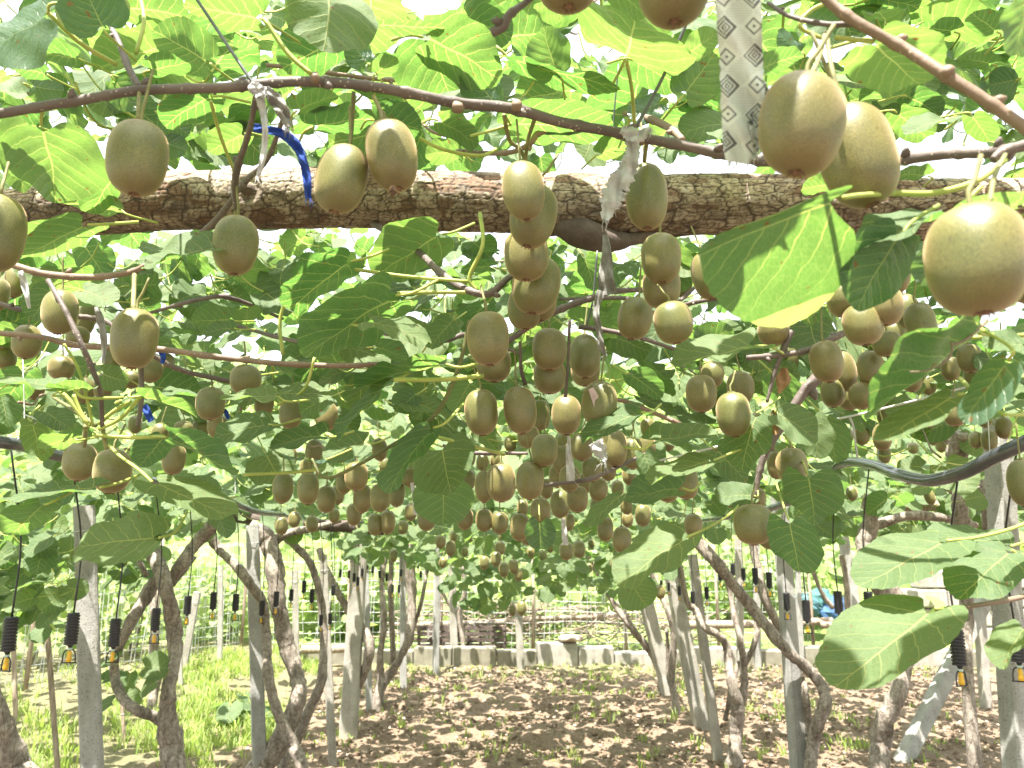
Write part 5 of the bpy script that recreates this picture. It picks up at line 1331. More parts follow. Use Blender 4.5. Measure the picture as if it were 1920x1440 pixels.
trunk('d', 'slender vine trunk curving up to the right of the thick sinuous one', [
    [(528, 1440, 20), (555, 1390, 19), (580, 1330, 20), (602, 1280, 19), (607, 1200, 16), (602, 1130, 16), (585, 1062, 15), (558, 1028, 15), (525, 1000, 16)]], 4.8)
trunk('e', 'smooth vine trunk bowed like a hook around the pale leaning post', [
    [(664, 1345, 18), (670, 1290, 19), (686, 1253, 20), (693, 1213, 21), (680, 1178, 20), (655, 1145, 18), (635, 1115, 15), (612, 1070, 14), (598, 1030, 14)]], 6.0)
trunk('f', 'thin upright trunk, first left of the aisle behind the hooked one', [
    [(707, 1310, 18), (713, 1267, 14), (713, 1227, 13), (720, 1160, 14), (716, 1093, 12), (722, 1043, 13), (735, 1000, 12)]], 6.9)
trunk('g', 'forked vine with a trunk slanting right along the left side of the aisle', [
    [(712, 1300, 18), (730, 1267, 17), (750, 1233, 16), (766, 1197, 18), (772, 1130, 20), (770, 1077, 22), (766, 1020, 20)],
    [(764, 1205, 10), (778, 1170, 8), (792, 1120, 8), (799, 1070, 7), (798, 1010, 8)], [(738, 1240, 12), (734, 1160, 12), (732, 1090, 11), (734, 1030, 11)]], 7.0)
trunk('h', 'thin leaning trunk far right of the aisle, sunlit at its bend', [
    [(1240, 1272, 16), (1223, 1227, 14), (1198, 1195, 15), (1175, 1165, 14), (1150, 1130, 12), (1125, 1085, 10), (1100, 1040, 10)]], 7.4)
trunk('i', 'upright trunk with pale foot in front of the broad lit post right of the aisle', [
    [(1266, 1315, 16), (1259, 1270, 14), (1263, 1193, 15), (1255, 1150, 14), (1235, 1108, 12), (1215, 1060, 12)], [(1254, 1275, 9), (1252, 1220, 8), (1250, 1180, 7)]], 6.6)
trunk('j', 'dark kinked trunk rising from a forked foot right of the thin pale post', [
    [(1377, 1412, 30), (1380, 1365, 26), (1383, 1322, 26), (1372, 1280, 20), (1367, 1243, 18), (1362, 1210, 17), (1345, 1190, 15), (1322, 1176, 15), (1306, 1147, 14), (1288, 1125, 12), (1275, 1060, 11)],
    [(1390, 1320, 18), (1396, 1262, 14), (1388, 1200, 13), (1378, 1160, 12), (1368, 1110, 10), (1356, 1050, 10)],
    [(1394, 1250, 12), (1412, 1214, 13), (1420, 1177, 12), (1412, 1145, 10), (1392, 1118, 9)], [(1360, 1350, 12), (1370, 1300, 10), (1385, 1240, 8)]], 5.2)
trunk('k', 'long diagonal vine trunk crossing behind the speckled grey post', [
    [(1520, 1448, 26), (1524, 1395, 25), (1535, 1355, 25), (1548, 1318, 24), (1540, 1285, 23), (1512, 1252, 22), (1480, 1225, 22), (1447, 1187, 23), (1413, 1143, 24), (1380, 1103, 24), (1347, 1060, 24), (1313, 1020, 26), (1290, 985, 30)],
    [(1520, 1380, 20), (1514, 1340, 18), (1509, 1295, 14), (1503, 1270, 12)]], 4.5)
trunk('l', 'straight leaning trunk right behind the long diagonal one', [
    [(1495, 1262, 20), (1475, 1220, 18), (1455, 1165, 19), (1433, 1118, 19), (1420, 1060, 17), (1408, 1010, 16)]], 5.6)
trunk('m', 'thick twin trunk with a gnarled head behind the large sunlit leaf at lower right', [
    [(1648, 1450, 44), (1652, 1393, 38), (1662, 1343, 38), (1686, 1290, 34), (1682, 1230, 30), (1672, 1170, 28), (1655, 1115, 30), (1632, 1065, 34), (1622, 1020, 38), (1634, 975, 30), (1628, 930, 26)],
    [(1690, 1280, 26), (1704, 1210, 26), (1695, 1150, 26), (1676, 1105, 24), (1655, 1060, 24)],
    [(1640, 985, 22), (1700, 968, 20), (1760, 970, 18), (1830, 985, 16)], [(1618, 1040, 20), (1605, 1060, 22), (1640, 1030, 24)]], 3.9)
trunk('n', 'dark broad trunk at the right edge behind the hanging black weights', [
    [(1912, 1450, 60), (1908, 1380, 56), (1900, 1290, 40), (1880, 1210, 34), (1876, 1140, 34), (1866, 1060, 30), (1850, 960, 26), (1845, 900, 24)]], 3.4)
trunk('o', 'gnarled knotted vine head above the sagging pipe at right', [
    [(1815, 1290, 24), (1812, 1150, 26), (1812, 1020, 28), (1800, 950, 30), (1805, 900, 34), (1795, 850, 40), (1800, 812, 30)],
    [(1800, 845, 22), (1770, 820, 16), (1740, 800, 12), (1700, 805, 10)], [(1808, 900, 22), (1835, 925, 24), (1850, 960, 20)], [(1800, 930, 12), (1740, 900, 9), (1700, 905, 8)]], 3.2)
trunk('p', 'smooth thick trunk cut by the bottom left corner', [
    [(60, 1530, 62), (30, 1440, 58), (2, 1370, 50), (-25, 1300, 44), (-60, 1200, 40)]], 2.6)
trunk('q', 'dark dead trunk standing in the grass beyond the loop shaped vine', [
    [(285, 1320, 18), (292, 1270, 22), (288, 1220, 18), (290, 1180, 16), (286, 1100, 14)]], 6.2)
trunk('r', 'far pale trunk right of the far thin post at right', [
    [(1592, 1215, 12), (1590, 1150, 12), (1585, 1080, 12), (1578, 1040, 12)], [(1562, 1140, 10), (1540, 1110, 9), (1520, 1060, 9)]], 7.6)
trunk('s', 'far thin twisted trunk between the mossy and the short bright posts', [
    [(868, 1205, 10), (862, 1150, 12), (872, 1110, 11), (868, 1060, 11)], [(862, 1160, 8), (840, 1130, 7), (825, 1100, 7)]], 9.3)

# ------------------------------------------------------------------ irrigation pipes and hanging misters
def pipe(pts, w, label):
    P = smooth_path([un(*p) for p in pts], 8)
    R = np.array([p[2] for p in pts]); 
    r = w
    c = Vector(P[len(P)//2])
    o = empty('irrigation_pipe', c, label, 'pipe')
    MB().tube(P, [r]*len(P), 16).build('pipe_tube', PIPE, o)
    return o
pr = pipe([(2040, 775, 1.45), (1920, 831, 1.5), (1863, 857, 1.55), (1813, 883, 1.62), (1763, 898, 1.72), (1730, 900, 1.8), (1680, 888, 1.95), (1640, 873, 2.15), (1600, 866, 2.35), (1574, 872, 2.5), (1560, 890, 2.6), (1530, 925, 2.9), (1470, 945, 3.3), (1400, 965, 3.8), (1320, 975, 4.6), (1250, 988, 6.0), (1200, 995, 8.2)], 0.0145,
          'black glossy water pipe rising in an S bend to the right edge, wires tied round')
pl = pipe([(-120, 815, 1.45), (0, 829, 1.5), (45, 836, 1.58), (90, 850, 1.68), (180, 872, 1.9), (300, 905, 2.4), (420, 935, 3.0), (450, 948, 3.2), (485, 960, 3.4), (540, 966, 3.9), (600, 978, 4.8), (680, 985, 6.3), (760, 990, 8.0), (820, 995, 9.0)], 0.0125,
          'black glossy water pipe entering from the left edge and running back under the leaves')
for x, y, d, p in ((1848, 862, 1.57, pr), (1592, 866, 2.38, pr), (1640, 873, 2.15, pr), (30, 833, 1.55, pl), (434, 940, 3.1, pl)):
    c = un(x, y, d); t = np.linspace(0, 6.6, 22)
    P = [c+np.array([0.002*a, math.sin(a)*0.0155, math.cos(a)*0.0155]) for a in t]+[c+np.array([0.01, -0.01, 0.10]), c+np.array([0.0, -0.02, 0.2])]
    MB().tube(P, [0.0012]*len(P), 5).build('tie_wire', GALV, p)

def mister_meshes():
    prof = [(0.0008, -0.006), (0.005, -0.005), (0.0072, 0.0)]
    z = 0.0; n = 10
    for i in range(n):
        prof += [(0.0155, z+0.0006), (0.0155, z+0.0046), (0.0128, z+0.0052), (0.0128, z+0.0068)]
        z += 0.0072
    prof += [(0.0145, z), (0.013, z+0.003), (0.004, z+0.0036)]
    wt = MB().lathe(prof, n=18).mesh('weight', BLACK, smooth=False)
    TOPZ = z+0.003
    br = MB()
    br.lathe([(0.003, -0.004), (0.0045, -0.006), (0.0045, -0.010), (0.003, -0.013)], n=10)
    for s in (-1, 1):
        P = smooth_path([(0, 0, -0.011), (s*0.010, 0, -0.014), (s*0.0145, 0, -0.024), (s*0.0155, 0, -0.042)], 3)
        br.tube(P, [0.0017]*len(P), 6)
    br.tube([(-0.018, 0, -0.042), (0.018, 0, -0.042)], [0.0017, 0.0017], 6)
    br = br.mesh('spray_frame', BLACK)
    nz = MB().lathe([(0.001, -0.041), (0.0055, -0.040), (0.0065, -0.033), (0.0045, -0.026), (0.0055, -0.022), (0.0045, -0.016), (0.002, -0.013)], n=12).mesh('nozzle', YELLOW)
    cp = MB().lathe([(0.001, -0.013), (0.0058, -0.0125), (0.0058, -0.009), (0.003, -0.005)], n=10).mesh('collar', plain('pale_collar', (0.45, 0.55, 0.5), 0.5))
    return wt, br, nz, cp, TOPZ
WT, BR, NZ, CPL, TOPZ = mister_meshes()
MIST = [
 (18, 1190, 26, 'black ribbed mister weight nearest the left edge, yellow nozzle below'), (135, 1180, 24, 'mister hanging in front of the nearest left concrete post'), (215, 1187, 21, 'mister just right of the nearest left concrete post'),
 (292, 1162, 17, 'mister hanging in the fork of the loop shaped trunk'), (352, 1135, 14, 'mister first to the right of the loop shaped trunk'), (400, 1127, 13, 'mister second to the right of the loop shaped trunk'), (442, 1130, 13, 'mister with clear square frame left of the second post'),
 (491, 1140, 11, 'mister against the second left post'), (518, 1123, 11, 'mister in front of the thick sinuous trunk'), (546, 1116, 9, 'small mister right of the thick sinuous trunk'), (570, 1100, 9, 'small mister left of a lower one, beyond the sinuous trunk'), (585, 1117, 10, 'small mister with yellow tip left of the slim brownish post'),
 (602, 1163, 8, 'low small mister in front of the slender curving trunk'), (619, 1160, 8, 'low small mister in front of the slim brownish post'), (625, 1107, 8, 'small mister above the low pair at the slim brownish post')]
GL = 'tiny far black mister in the row hanging left of the aisle'
MIST += [(x, y, w, GL) for x, y, w in ((638, 1075, 6), (655, 1077, 6), (664, 1083, 6.5), (671, 1090, 6.5), (679, 1073, 6), (688, 1060, 5.6), (699, 1068, 5.6), (712, 1077, 5.6), (725, 1083, 5.6), (736, 1104, 6), (748, 1104, 6), (752, 1074, 5.4), (784, 1060, 5), (789, 1077, 5.2), (802, 1070, 5), (815, 1065, 5), (823, 1065, 5))]
MIST += [(1907, 1210, 26, 'mister half covered by a leaf at the right edge'), (1796, 1215, 27, 'mister lit by the sun so its black ribs show pale edges, lower right'), (1629, 1132, 18, 'mister hanging against the thick twin trunk with clear frame'), (1572, 1130, 17, 'mister in front of the blue bundle'),
 (1512, 1146, 16, 'mister hanging left of the blue bundle, lowest of its neighbours'), (1475, 1128, 13, 'mister in front of the speckled grey post'), (1442, 1088, 12, 'mister left of the speckled grey post near the straight leaning trunk'), (1416, 1080, 12, 'mister with square frame in front of the diagonal trunk'),
 (1394, 1077, 9, 'small mister second left of the one with square frame'), (1374, 1068, 9, 'small mister in front of the far white post at right'), (1350, 1078, 9, 'small mister over the upper diagonal trunk'), (1325, 1112, 9, 'small mister over the thin pale post'), (1299, 1120, 9, 'small mister beside the kinked trunk top')]
GR = 'tiny far black mister in the row hanging right of the aisle'
MIST += [(x, y, w, GR) for x, y, w in ((1274, 1108, 7), (1254, 1100, 6), (1240, 1095, 5.4), (1228, 1090, 5))]
proto = None
for k, (x, y, w, lab) in enumerate(MIST):
    ms = 1.0 if w > 8.5 else 0.76           # the far rows carry a smaller weight
    d = 0.0315*ms*FPX/w
    c = un(x, y, d)
    ml = lab
    if lab in (GL, GR):
        ml = place_label(x, y, 'tiny far black mister', [(655, 1180, 'pale leaning post'), (848, 1090, 'short bright white post'), (720, 1150, 'first upright trunk left of the aisle'), (757, 1150, 'slim post behind the forked trunk'), (795, 1120, 'thin right fork of the forked trunk'), (820, 1080, 'mossy grey post'), (606, 1150, 'slender curving trunk'), (1180, 1160, 'thin leaning trunk right of the aisle'), (1225, 1190, 'far leaning post'), (1275, 1160, 'broad lit post'), (1185, 1112, 'dark round leaf at the aisle')]) or lab
    o = empty('mist_sprinkler', c, ml, 'sprinkler', lab.replace('mister', 'misters') if lab in (GL, GR) else 'misters hanging from the water pipes')
    rz = RND.uniform(-0.9, 0.9)
    if x in (135, 442, 1416, 1629): rz = 0.05
    if proto is None:
        proto = []
        for nm, me in (('weight', WT), ('spray_frame', BR), ('nozzle', NZ), ('collar', CPL)):
            q = bpy.data.objects.new(nm, me); COL.objects.link(q); q.parent = o; q.location = (0, 0, -0.036); q.rotation_euler = (0, 0, rz); proto.append(q)
    else:
        for p in proto:
            q = p.copy(); COL.objects.link(q); q.parent = o; q.rotation_euler = (0, 0, rz)
    if ms < 1:
        for q in list(o.children): q.scale = (ms, ms, ms); q.location = (0, 0, -0.036*ms)
    # hose up to the water pipe
    pyt = np.interp(x, [-50, 45, 180, 300, 485, 600, 760, 1200, 1320, 1470, 1574, 1640, 1730, 1813, 1920], [826, 838, 874, 907, 962, 980, 992, 996, 976, 946, 874, 876, 902, 886, 834])
    top = un(x+RND.uniform(-2, 2), pyt, d)
    P = smooth_path([(0, 0, (TOPZ-0.036)*ms), (RND.uniform(-.0008, .0008), 0, 0.5*(top-c)[2]), tuple(top-c)], 4)
    me = MB().tube(P, [0.0022]*len(P), 6).mesh('hose', TUBE)
    q = bpy.data.objects.new('hose', me); COL.objects.link(q); q.parent = o

# ------------------------------------------------------------------ wires, rags and ribbons
def wire(pts, w, label, mat=WIRE):
    P = smooth_path([un(*p) for p in pts], 5)
    r = w*pts[-1][2]/FPX/2
    me = MB().tube(P, [r]*len(P), 7).mesh('support_wire', mat); c = Vector(P[-1]); me.transform(Matrix.Translation(-c))
    return tag(link('support_wire', me, None, c), label, 'wire')
wire([(330, -60, .76), (400, 45, .75), (440, 105, .73), (481, 166, .725)], 6.5, 'stiff grey wire coming down from the top to the white rag knot at left')
wire([(1320, -60, .84), (1293, 28, .84), (1245, 140, .85), (1188, 248, .85)], 6.5, 'stiff grey wire coming down from the top to the torn white rag')
wire([(1160, 120, 1.0), (1150, 230, 1.0), (1150, 260, 1.0)], 3, 'thin dark wire between leaves above the log')
wire([(-20, 755, 1.3), (40, 775, 1.3), (100, 800, 1.3)], 2.5, 'fine pale wire at the left edge above the water pipe', GALV)
wire([(1190, 875, 1.9), (1500, 800, 1.9), (1640, 770, 1.9), (1950, 690, 1.9)], 4, 'tight grey wire stretched above the bent pipe at right', GALV)
wire([(1593, 782, 1.9), (1600, 800, 1.9), (1604, 830, 1.9), (1608, 858, 1.9)], 4, 'pale string holding the pipe below a tight wire', CLOTH_W)
wire([(1120, 470, 1.2), (1112, 560, 1.2), (1100, 612, 1.2)], 4, 'thin dark wire beside the grey rag under the log')

def ribbon(name, pts, ws, d, mat, label, cat='rag', seed=1, ragged=0.0, frill=0, drop=0.0, uvm=False, th=0.0006, twist=0.0, rip=1.0):
    """a strip of cloth through pixels pts with widths ws (px); soft folds and a ragged outline"""
    P = smooth_path([(x, y, 0) for x, y in pts], 10)[:, :2]
    n = len(P); wv = np.interp(np.linspace(0, 1, n), np.linspace(0, 1, len(ws)), ws)
    rg = np.random.default_rng(seed)
    T = np.gradient(P, axis=0); T /= np.linalg.norm(T, axis=1)[:, None]+1e-9
    S = np.stack([-T[:, 1], T[:, 0]], 1)
    m = 9
    V = []; UVl = []
    s = np.concatenate([[0], np.cumsum(np.linalg.norm(np.diff(P, axis=0), axis=1))])*d/FPX
    for layer in (0, 1):
        for i in range(n):
            jl = 1+ragged*rg.normal()*0.5; jr = 1+ragged*rg.normal()*0.5
            for j in range(m):
                f = (j/(m-1)-0.5)*2
                e = f*wv[i]/2*(jl if f < 0 else jr)
                q = P[i]+S[i]*e
                dep = d+rip*(0.0025*math.sin(f*4+i*0.33+seed)*(wv[i]/20)+0.002*math.sin(i*0.5+seed))+layer*th+twist*f*wv[i]*d/FPX*math.sin(i/n*3)
                V.append(un(q[0], q[1], dep)); UVl.append((f*wv[i]/2*d/FPX, s[i]))
    F = []
    for i in range(n-1):
        for j in range(m-1):
            a = i*m+j; F.append((a, a+1, a+m+1, a+m)); b = n*m+a; F.append((b, b+m, b+m+1, b+1))
    for i in range(n-1):
        for j in (0, m-1):
            a = i*m+j; b = n*m+a; F.append((a, a+m, b+m, b) if j == 0 else (a, b, b+m, a+m))
    me0 = MB().add(V, F)
    V = np.array(V)
    nbase = len(V)
    # frayed threads at the lower end
    for k in range(frill):
        f = rg.uniform(-.5, .5); i = n-1 if rg.random() < .6 else rg.integers(n//2, n)
        q = P[i]+S[i]*f*wv[i]; e = q+np.array([rg.normal()*7, rg.uniform(6, 26)])
        me0.tube([un(q[0], q[1], d), un((q[0]+e[0])/2+rg.normal()*2, (q[1]+e[1])/2, d-.002), un(e[0], e[1], d-.003)], [0.0004, 0.0003, 0.0001], 3)
    allV = np.concatenate(me0.V)
    uv = np.zeros((len(allV), 2)); uv[:nbase] = UVl
    c = allV.mean(0)
    me = mesh_np(name, allV-c, me0.F, [mat], None, True, uv=uv)
    return tag(link(name, me, None, Vector(c)), label, cat)
ribbon('white_rag', [(482, 166), (490, 195), (497, 240), (494, 290), (484, 332)], [22, 14, 11, 12, 8], .72, CLOTH_W, 'long white rag strip hanging from the knot on the cane at left', seed=1, ragged=.12, frill=5)
ribbon('grey_rag', [(496, 166), (515, 186), (530, 208), (541, 238)], [14, 26, 24, 12], .725, CLOTH_G, 'short frayed grey rag beside the white strip at left', seed=2, ragged=.2, frill=22)
ribbon('rag_knot', [(468, 158), (478, 166), (490, 172), (500, 168)], [14, 24, 24, 12], .715, CLOTH_W, 'white rag knot wrapped round the cane at left', seed=8, ragged=.2, frill=6)
ribbon('blue_rag', [(476, 240), (500, 243), (527, 250), (552, 268), (566, 295), (575, 330), (578, 372)], [16, 15, 17, 20, 15, 17, 12], .73, CLOTH_B, 'bright blue rag strip hanging over the log at left', seed=3, ragged=.10, frill=4)
ribbon('torn_white_rag', [(1188, 246), (1186, 280), (1178, 315), (1160, 345), (1146, 378), (1134, 412)], [26, 22, 34, 40, 38, 14], .83, CLOTH_W, 'torn white rag with jagged end hanging over the log right of centre', seed=4, ragged=.35, frill=16)
ribbon('rag_knot', [(1165, 242), (1182, 250), (1200, 254), (1220, 240)], [14, 26, 22, 8], .82, CLOTH_W, 'frayed white rag knot wrapped round the cane right of centre', seed=9, ragged=.3, frill=12)
ribbon('patterned_cloth_strip', [(1382, -60), (1386, 40), (1390, 120), (1393, 200), (1388, 262), (1382, 304)], [88, 84, 80, 84, 66, 44], .50, PATTERN, 'white cloth strip printed with black diamonds hanging down at upper right', 'cloth strip', 5, .05, 18, rip=.6)
ribbon('patterned_cloth_tail', [(1405, 120), (1424, 170), (1424, 230), (1412, 290)], [10, 34, 36, 14], .503, PATTERN, 'ragged sunlit edge flap of the patterned cloth beside the large sunlit fruit', 'cloth strip', 6, .25, 14)
ribbon('grey_rag', [(1135, 440), (1138, 480), (1136, 520), (1140, 552)], [10, 20, 30, 34], 1.13, CLOTH_G, 'striped grey rag hanging under the log right of centre', seed=7, ragged=.06)
ribbon('grey_rag', [(1128, 545), (1118, 580), (1122, 615), (1128, 650), (1135, 665)], [16, 12, 12, 12, 7], 1.11, CLOTH_G, 'thin grey rag cord below the striped rag, twisted round a cane', seed=10, ragged=.2, frill=6, twist=.8)
ribbon('pink_strip', [(1108, 728), (1122, 760), (1136, 790), (1146, 812)], [11, 17, 18, 16], 1.12, CLOTH_P, 'pale pink cloth strip slanting across a fruit at centre right', 'ribbon', 11, .02, 4, rip=.15)
ribbon('white_ribbon', [(1067, 818), (1066, 850), (1069, 875), (1070, 902)], [5, 11, 16, 15], 1.45, CLOTH_W, 'white ribbon end hanging among the fruit at the centre', 'ribbon', 12, .08, 2)
ribbon('tattered_rag', [(1115, 828), (1125, 845), (1135, 864)], [24, 24, 10], 1.3, CLOTH_W, 'tattered pale rag tip just below the pink strip', 'rag', 13, .3, 16)
ribbon('white_ribbon', [(772, 905), (777, 930), (780, 965)], [6, 10, 9], 1.9, CLOTH_W, 'narrow white ribbon hanging beside the big dark leaf left of centre', 'ribbon', 14, .1, 2)
ribbon('white_ribbon', [(180, 575), (188, 600), (195, 640), (194, 682)], [8, 16, 13, 6], 1.15, CLOTH_G, 'pale ribbon hanging between fruits at left, right of the slanting cane', 'ribbon', 15, .05)
ribbon('white_ribbon', [(38, 508), (46, 535), (55, 578)], [10, 14, 6], .93, CLOTH_W, 'short pale ribbon on the thin cane at the left edge', 'ribbon', 16, .05)
ribbon('white_ribbon', [(1056, 972), (1058, 995), (1060, 1022)], [8, 10, 11], 2.6, CLOTH_W, 'small pale rag under the centre cluster, above the far pair', 'ribbon', 17, .1)
ribbon('blue_ribbon', [(300, 655), (306, 668), (304, 682)], [10, 12, 6], 1.25, CLOTH_B, 'scrap of blue ribbon behind the large squarish fruit', 'ribbon', 18, .1)
ribbon('blue_ribbon', [(270, 760), (277, 775), (284, 790)], [12, 15, 12], 1.3, CLOTH_B, 'blue ribbon scrap under the bright leaf at left', 'ribbon', 19, .1)
ribbon('blue_ribbon', [(420, 768), (425, 776), (428, 786)], [8, 9, 6], 1.4, CLOTH_B, 'tiny blue ribbon scrap beside a shaded fruit at left', 'ribbon', 20, .1)
ribbon('navy_cloth', [(1668, 640), (1680, 670), (1678, 712)], [22, 34, 24], 1.5, plain('navy_cloth', (0.02, 0.03, 0.07), 0.8), 'dark navy cloth hanging inside the crowded cluster at right', 'rag', 21, .1)
ribbon('red_rag', [(70, 790), (80, 805), (72, 822)], [16, 14, 6], 1.5, CLOTH_P, 'reddish rag knot on a branch above the left pipe', 'rag', 22, .2, 4)
# dry leaf scraps at centre right
for k, (pts, ws, lab) in enumerate((([(1472, 690), (1468, 712), (1460, 738)], [10, 30, 4], 'small triangular dry brown leaf on the drooping cane'), ([(1452, 768), (1450, 790), (1449, 815)], [8, 18, 22], 'ragged dry brown leaf hanging below the triangular one'))):
    ribbon('dry_leaf', pts, ws, 1.12, BROWN_LEAF, lab, 'dry leaf', 30+k, .15)

# ------------------------------------------------------------------ block wall, rails, fences, blue bundle
def block_wall():
    o = empty('low_block_wall', (0.8, 9.15, 0), 'low sunlit wall of pale concrete blocks closing the far end of the aisle', 'wall')
    rg = np.random.default_rng(4)
    x = -2.6
    while x < 5.6:
        w = rg.uniform(0.36, 0.55); h = rg.uniform(0.15, 0.23)
        if 0.25 < x < 0.5: h = 0.27
        mb = MB(); R = np.array([[1, 0.03*rg.normal(), 0], [0, 1, 0], [0, 0, 1]])
        mb.box((x+w/2, 9.15+rg.uniform(-.02, .02), h/2-0.02), (w-0.012, 0.18, h), R, bev=0.012)
        mb.build('block', PALE if 0.2 < x < 1.3 or rg.random() < .2 else MOSSY, o, smooth=False)
        x += w
    return o
block_wall()
o = empty('stacked_stone', atY(1070, 1196, 9.15), 'flat pale stone lying on top of the low wall right of the middle post', 'stone')
MB().lathe([(0.02, -0.03), (0.13, -0.028), (0.15, 0.0), (0.12, 0.025), (0.03, 0.03)], wloc(o), 14).build('flat_stone', PEBBLE, o)
for (x0, y0, x1, y1, Y, r, lab) in ((780, 1172, 1000, 1162, 9.8, .035, 'weathered rail log above the dark slatted panel at the end of the aisle'), (985, 1160, 1180, 1152, 9.9, .03, 'pale rail log lying level to the right of the middle post, beyond the wall'),
                                 (1290, 1172, 1560, 1164, 9.6, .045, 'pale log rail lying beyond the wall at right'), (566, 1217, 660, 1215, 8.9, .045, 'round log lying behind the slender curving trunk at left'), (1540, 1172, 1760, 1176, 9.5, .04, 'pale log rail at right behind the large sunlit leaf')):
    P = smooth_path([atY(x0, y0, Y), atY((x0+x1)/2, (y0+y1)/2+2, Y), atY(x1, y1, Y)], 6)
    me = MB().tube(P, [r]*len(P), 10, rough=.12, seed=int(x0)).mesh('rail_log', WOODPOLE); c = Vector(P[0]); me.transform(Matrix.Translation(-c))
    tag(link('rail_log', me, None, c), lab, 'log')
o = empty('slatted_panel', atY(865, 1205, 9.6), 'dark low slatted panel with a small white grid behind the far wall, left of middle', 'panel')
for i in range(5):
    MB().box(atY(865, 1178+i*11, 9.6), (1.05, 0.03, 0.05)).build('slat', DARKWOOD, o, smooth=False)
for i in range(8):
    MB().box(atY(786+i*23, 1200, 9.64), (0.03, 0.03, 0.34)).build('upright', DARKWOOD, o, smooth=False)
for i in range(3):
    MB().box(atY(803+i*9, 1189, 9.55), (0.012, 0.01, 0.12)).build('white_bar', PALE, o, smooth=False)
for i in range(2):
    MB().box(atY(812, 1184+i*9, 9.55), (0.18, 0.01, 0.012)).build('white_bar', PALE, o, smooth=False)
# brushwood pile behind the wall
mb = MB(); rg = np.random.default_rng(8)
for i in range(260):
    x = rg.uniform(-1.5, 2.6); z = rg.uniform(0.1, 0.62)*(1-0.15*abs(x)); a = rg.normal()*0.5
    c = np.array([x, 9.85+rg.uniform(0, .35), z+.05]); v = np.array([math.cos(a), rg.normal()*.2, math.sin(a)])*rg.uniform(.1, .4)
    mb.tube([c-v, c+v*.1+[0, 0, .02], c+v], [.008, .007, .004], 4)
q = mb.build('brushwood', WOODPOLE); tag(q, 'heap of pale dry brushwood behind the wire at the end of the aisle', 'brushwood', kind='stuff')

def fence(label, A, B, h, step, hstep, posts, seed=1, sag=0.0):
    A = np.array(A, float); B = np.array(B, float)
    o = empty('wire_mesh_fence', tuple((A+B)/2*[1, 1, 0]+[0, 0, A[2]]), label, 'fence')
    ln = np.linalg.norm((B-A)[:2]); n = int(ln/step); rg = np.random.default_rng(seed)
    mb = MB()
    def pt(f, z): 
        p = A*(1-f)+B*f
        return p+np.array([0, 0.03*math.sin(f*23+z*3)+0.02*math.sin(f*61), z])
    for i in range(n+1):
        f = i/n; j = rg.normal()*0.006
        mb.tube([pt(f+j*0.1, 0), pt(f+j, h/2), pt(f+j*.5, h)], [0.0036]*3, 3, cap=False)
    for k in range(int(h/hstep)+1):
        z = k*hstep
        mb.tube([pt(f, z+0.01*math.sin(f*30+k)) for f in np.linspace(0, 1, max(8, n//4))], [0.0034]*max(8, n//4), 3, cap=False)
    mb.build('wire_mesh', GALV, o)
    for f in np.linspace(0.0, 1, posts):
        p = pt(f, 0)
        MB().tube([p-[0, 0, .1], p+[0.01, 0, h*0.5], p+[0.0, 0.02, h*1.12]], [0.022, 0.02, 0.018], 7, rough=.1, seed=int(f*10)).build('fence_stake', WOODPOLE, o)
fence('tall wire mesh fence leaning along the grass at far left', (-5.2, 4.6, 0.1), (-3.2, 9.6, 0.1), 1.25, 0.055, 0.11, 5, 2)
fence('wire mesh fence crossing behind the low wall at the end of the aisle', (-3.1, 9.72, 0.05), (3.6, 9.72, 0.05), 1.15, 0.075, 0.12, 7, 3)

# blue net bundle
def bundle():
    c = atY(1545, 1140, 10.4)
    o = empty('blue_net_bundle', c, 'crumpled blue and teal net bundle in the grass beyond the right wall', 'net')
    for k, (dx, dz, r, col) in enumerate(((-0.25, 0, .17, (0.05, 0.13, 0.15)), (0.12, -.04, .18, (0.04, 0.10, 0.22)), (-0.05, .12, .12, (0.06, .17, .17)))):
        rg = np.random.default_rng(k); V = []; n = 16
        for i in range(9):
            th = math.pi*i/8
            for j in range(n):
                a = 2*math.pi*j/n; rr = r*(1+.18*rg.normal()*math.sin(th)+.12*math.sin(3*a+k))
                V.append((c[0]+dx+rr*math.sin(th)*math.cos(a)*1.2, c[1]+rr*math.sin(th)*math.sin(a)*.8, c[2]+dz+rr*math.cos(th)))
        F = [(i*n+j, (i+1)*n+j, (i+1)*n+(j+1) % n, i*n+(j+1) % n) for i in range(8) for j in range(n)]
        link('net_fold', mesh_np('net_fold', V, F, [plain('blue_net_%d' % k, col, .8)], None, False), o)
bundle()
# pale wall at the right, far
o = empty('retaining_wall', atY(1790, 1190, 10.5), 'pale stone retaining wall shining behind the leaves at lower right', 'wall')
rg = np.random.default_rng(12)
x0 = atY(1680, 1100, 10.5)[0]
for r_ in range(4):
    x = x0+rg.uniform(0, .1)+(0.15 if r_ % 2 else 0)
    while x < x0+4:
        w = rg.uniform(.35, .6)
        MB().box((x+w/2, 10.5+rg.uniform(-.03, .03), 0.16+r_*0.24), (w-.02, .3, .225), bev=.02).build('stone_block', PALE, o, smooth=False)
        x += w

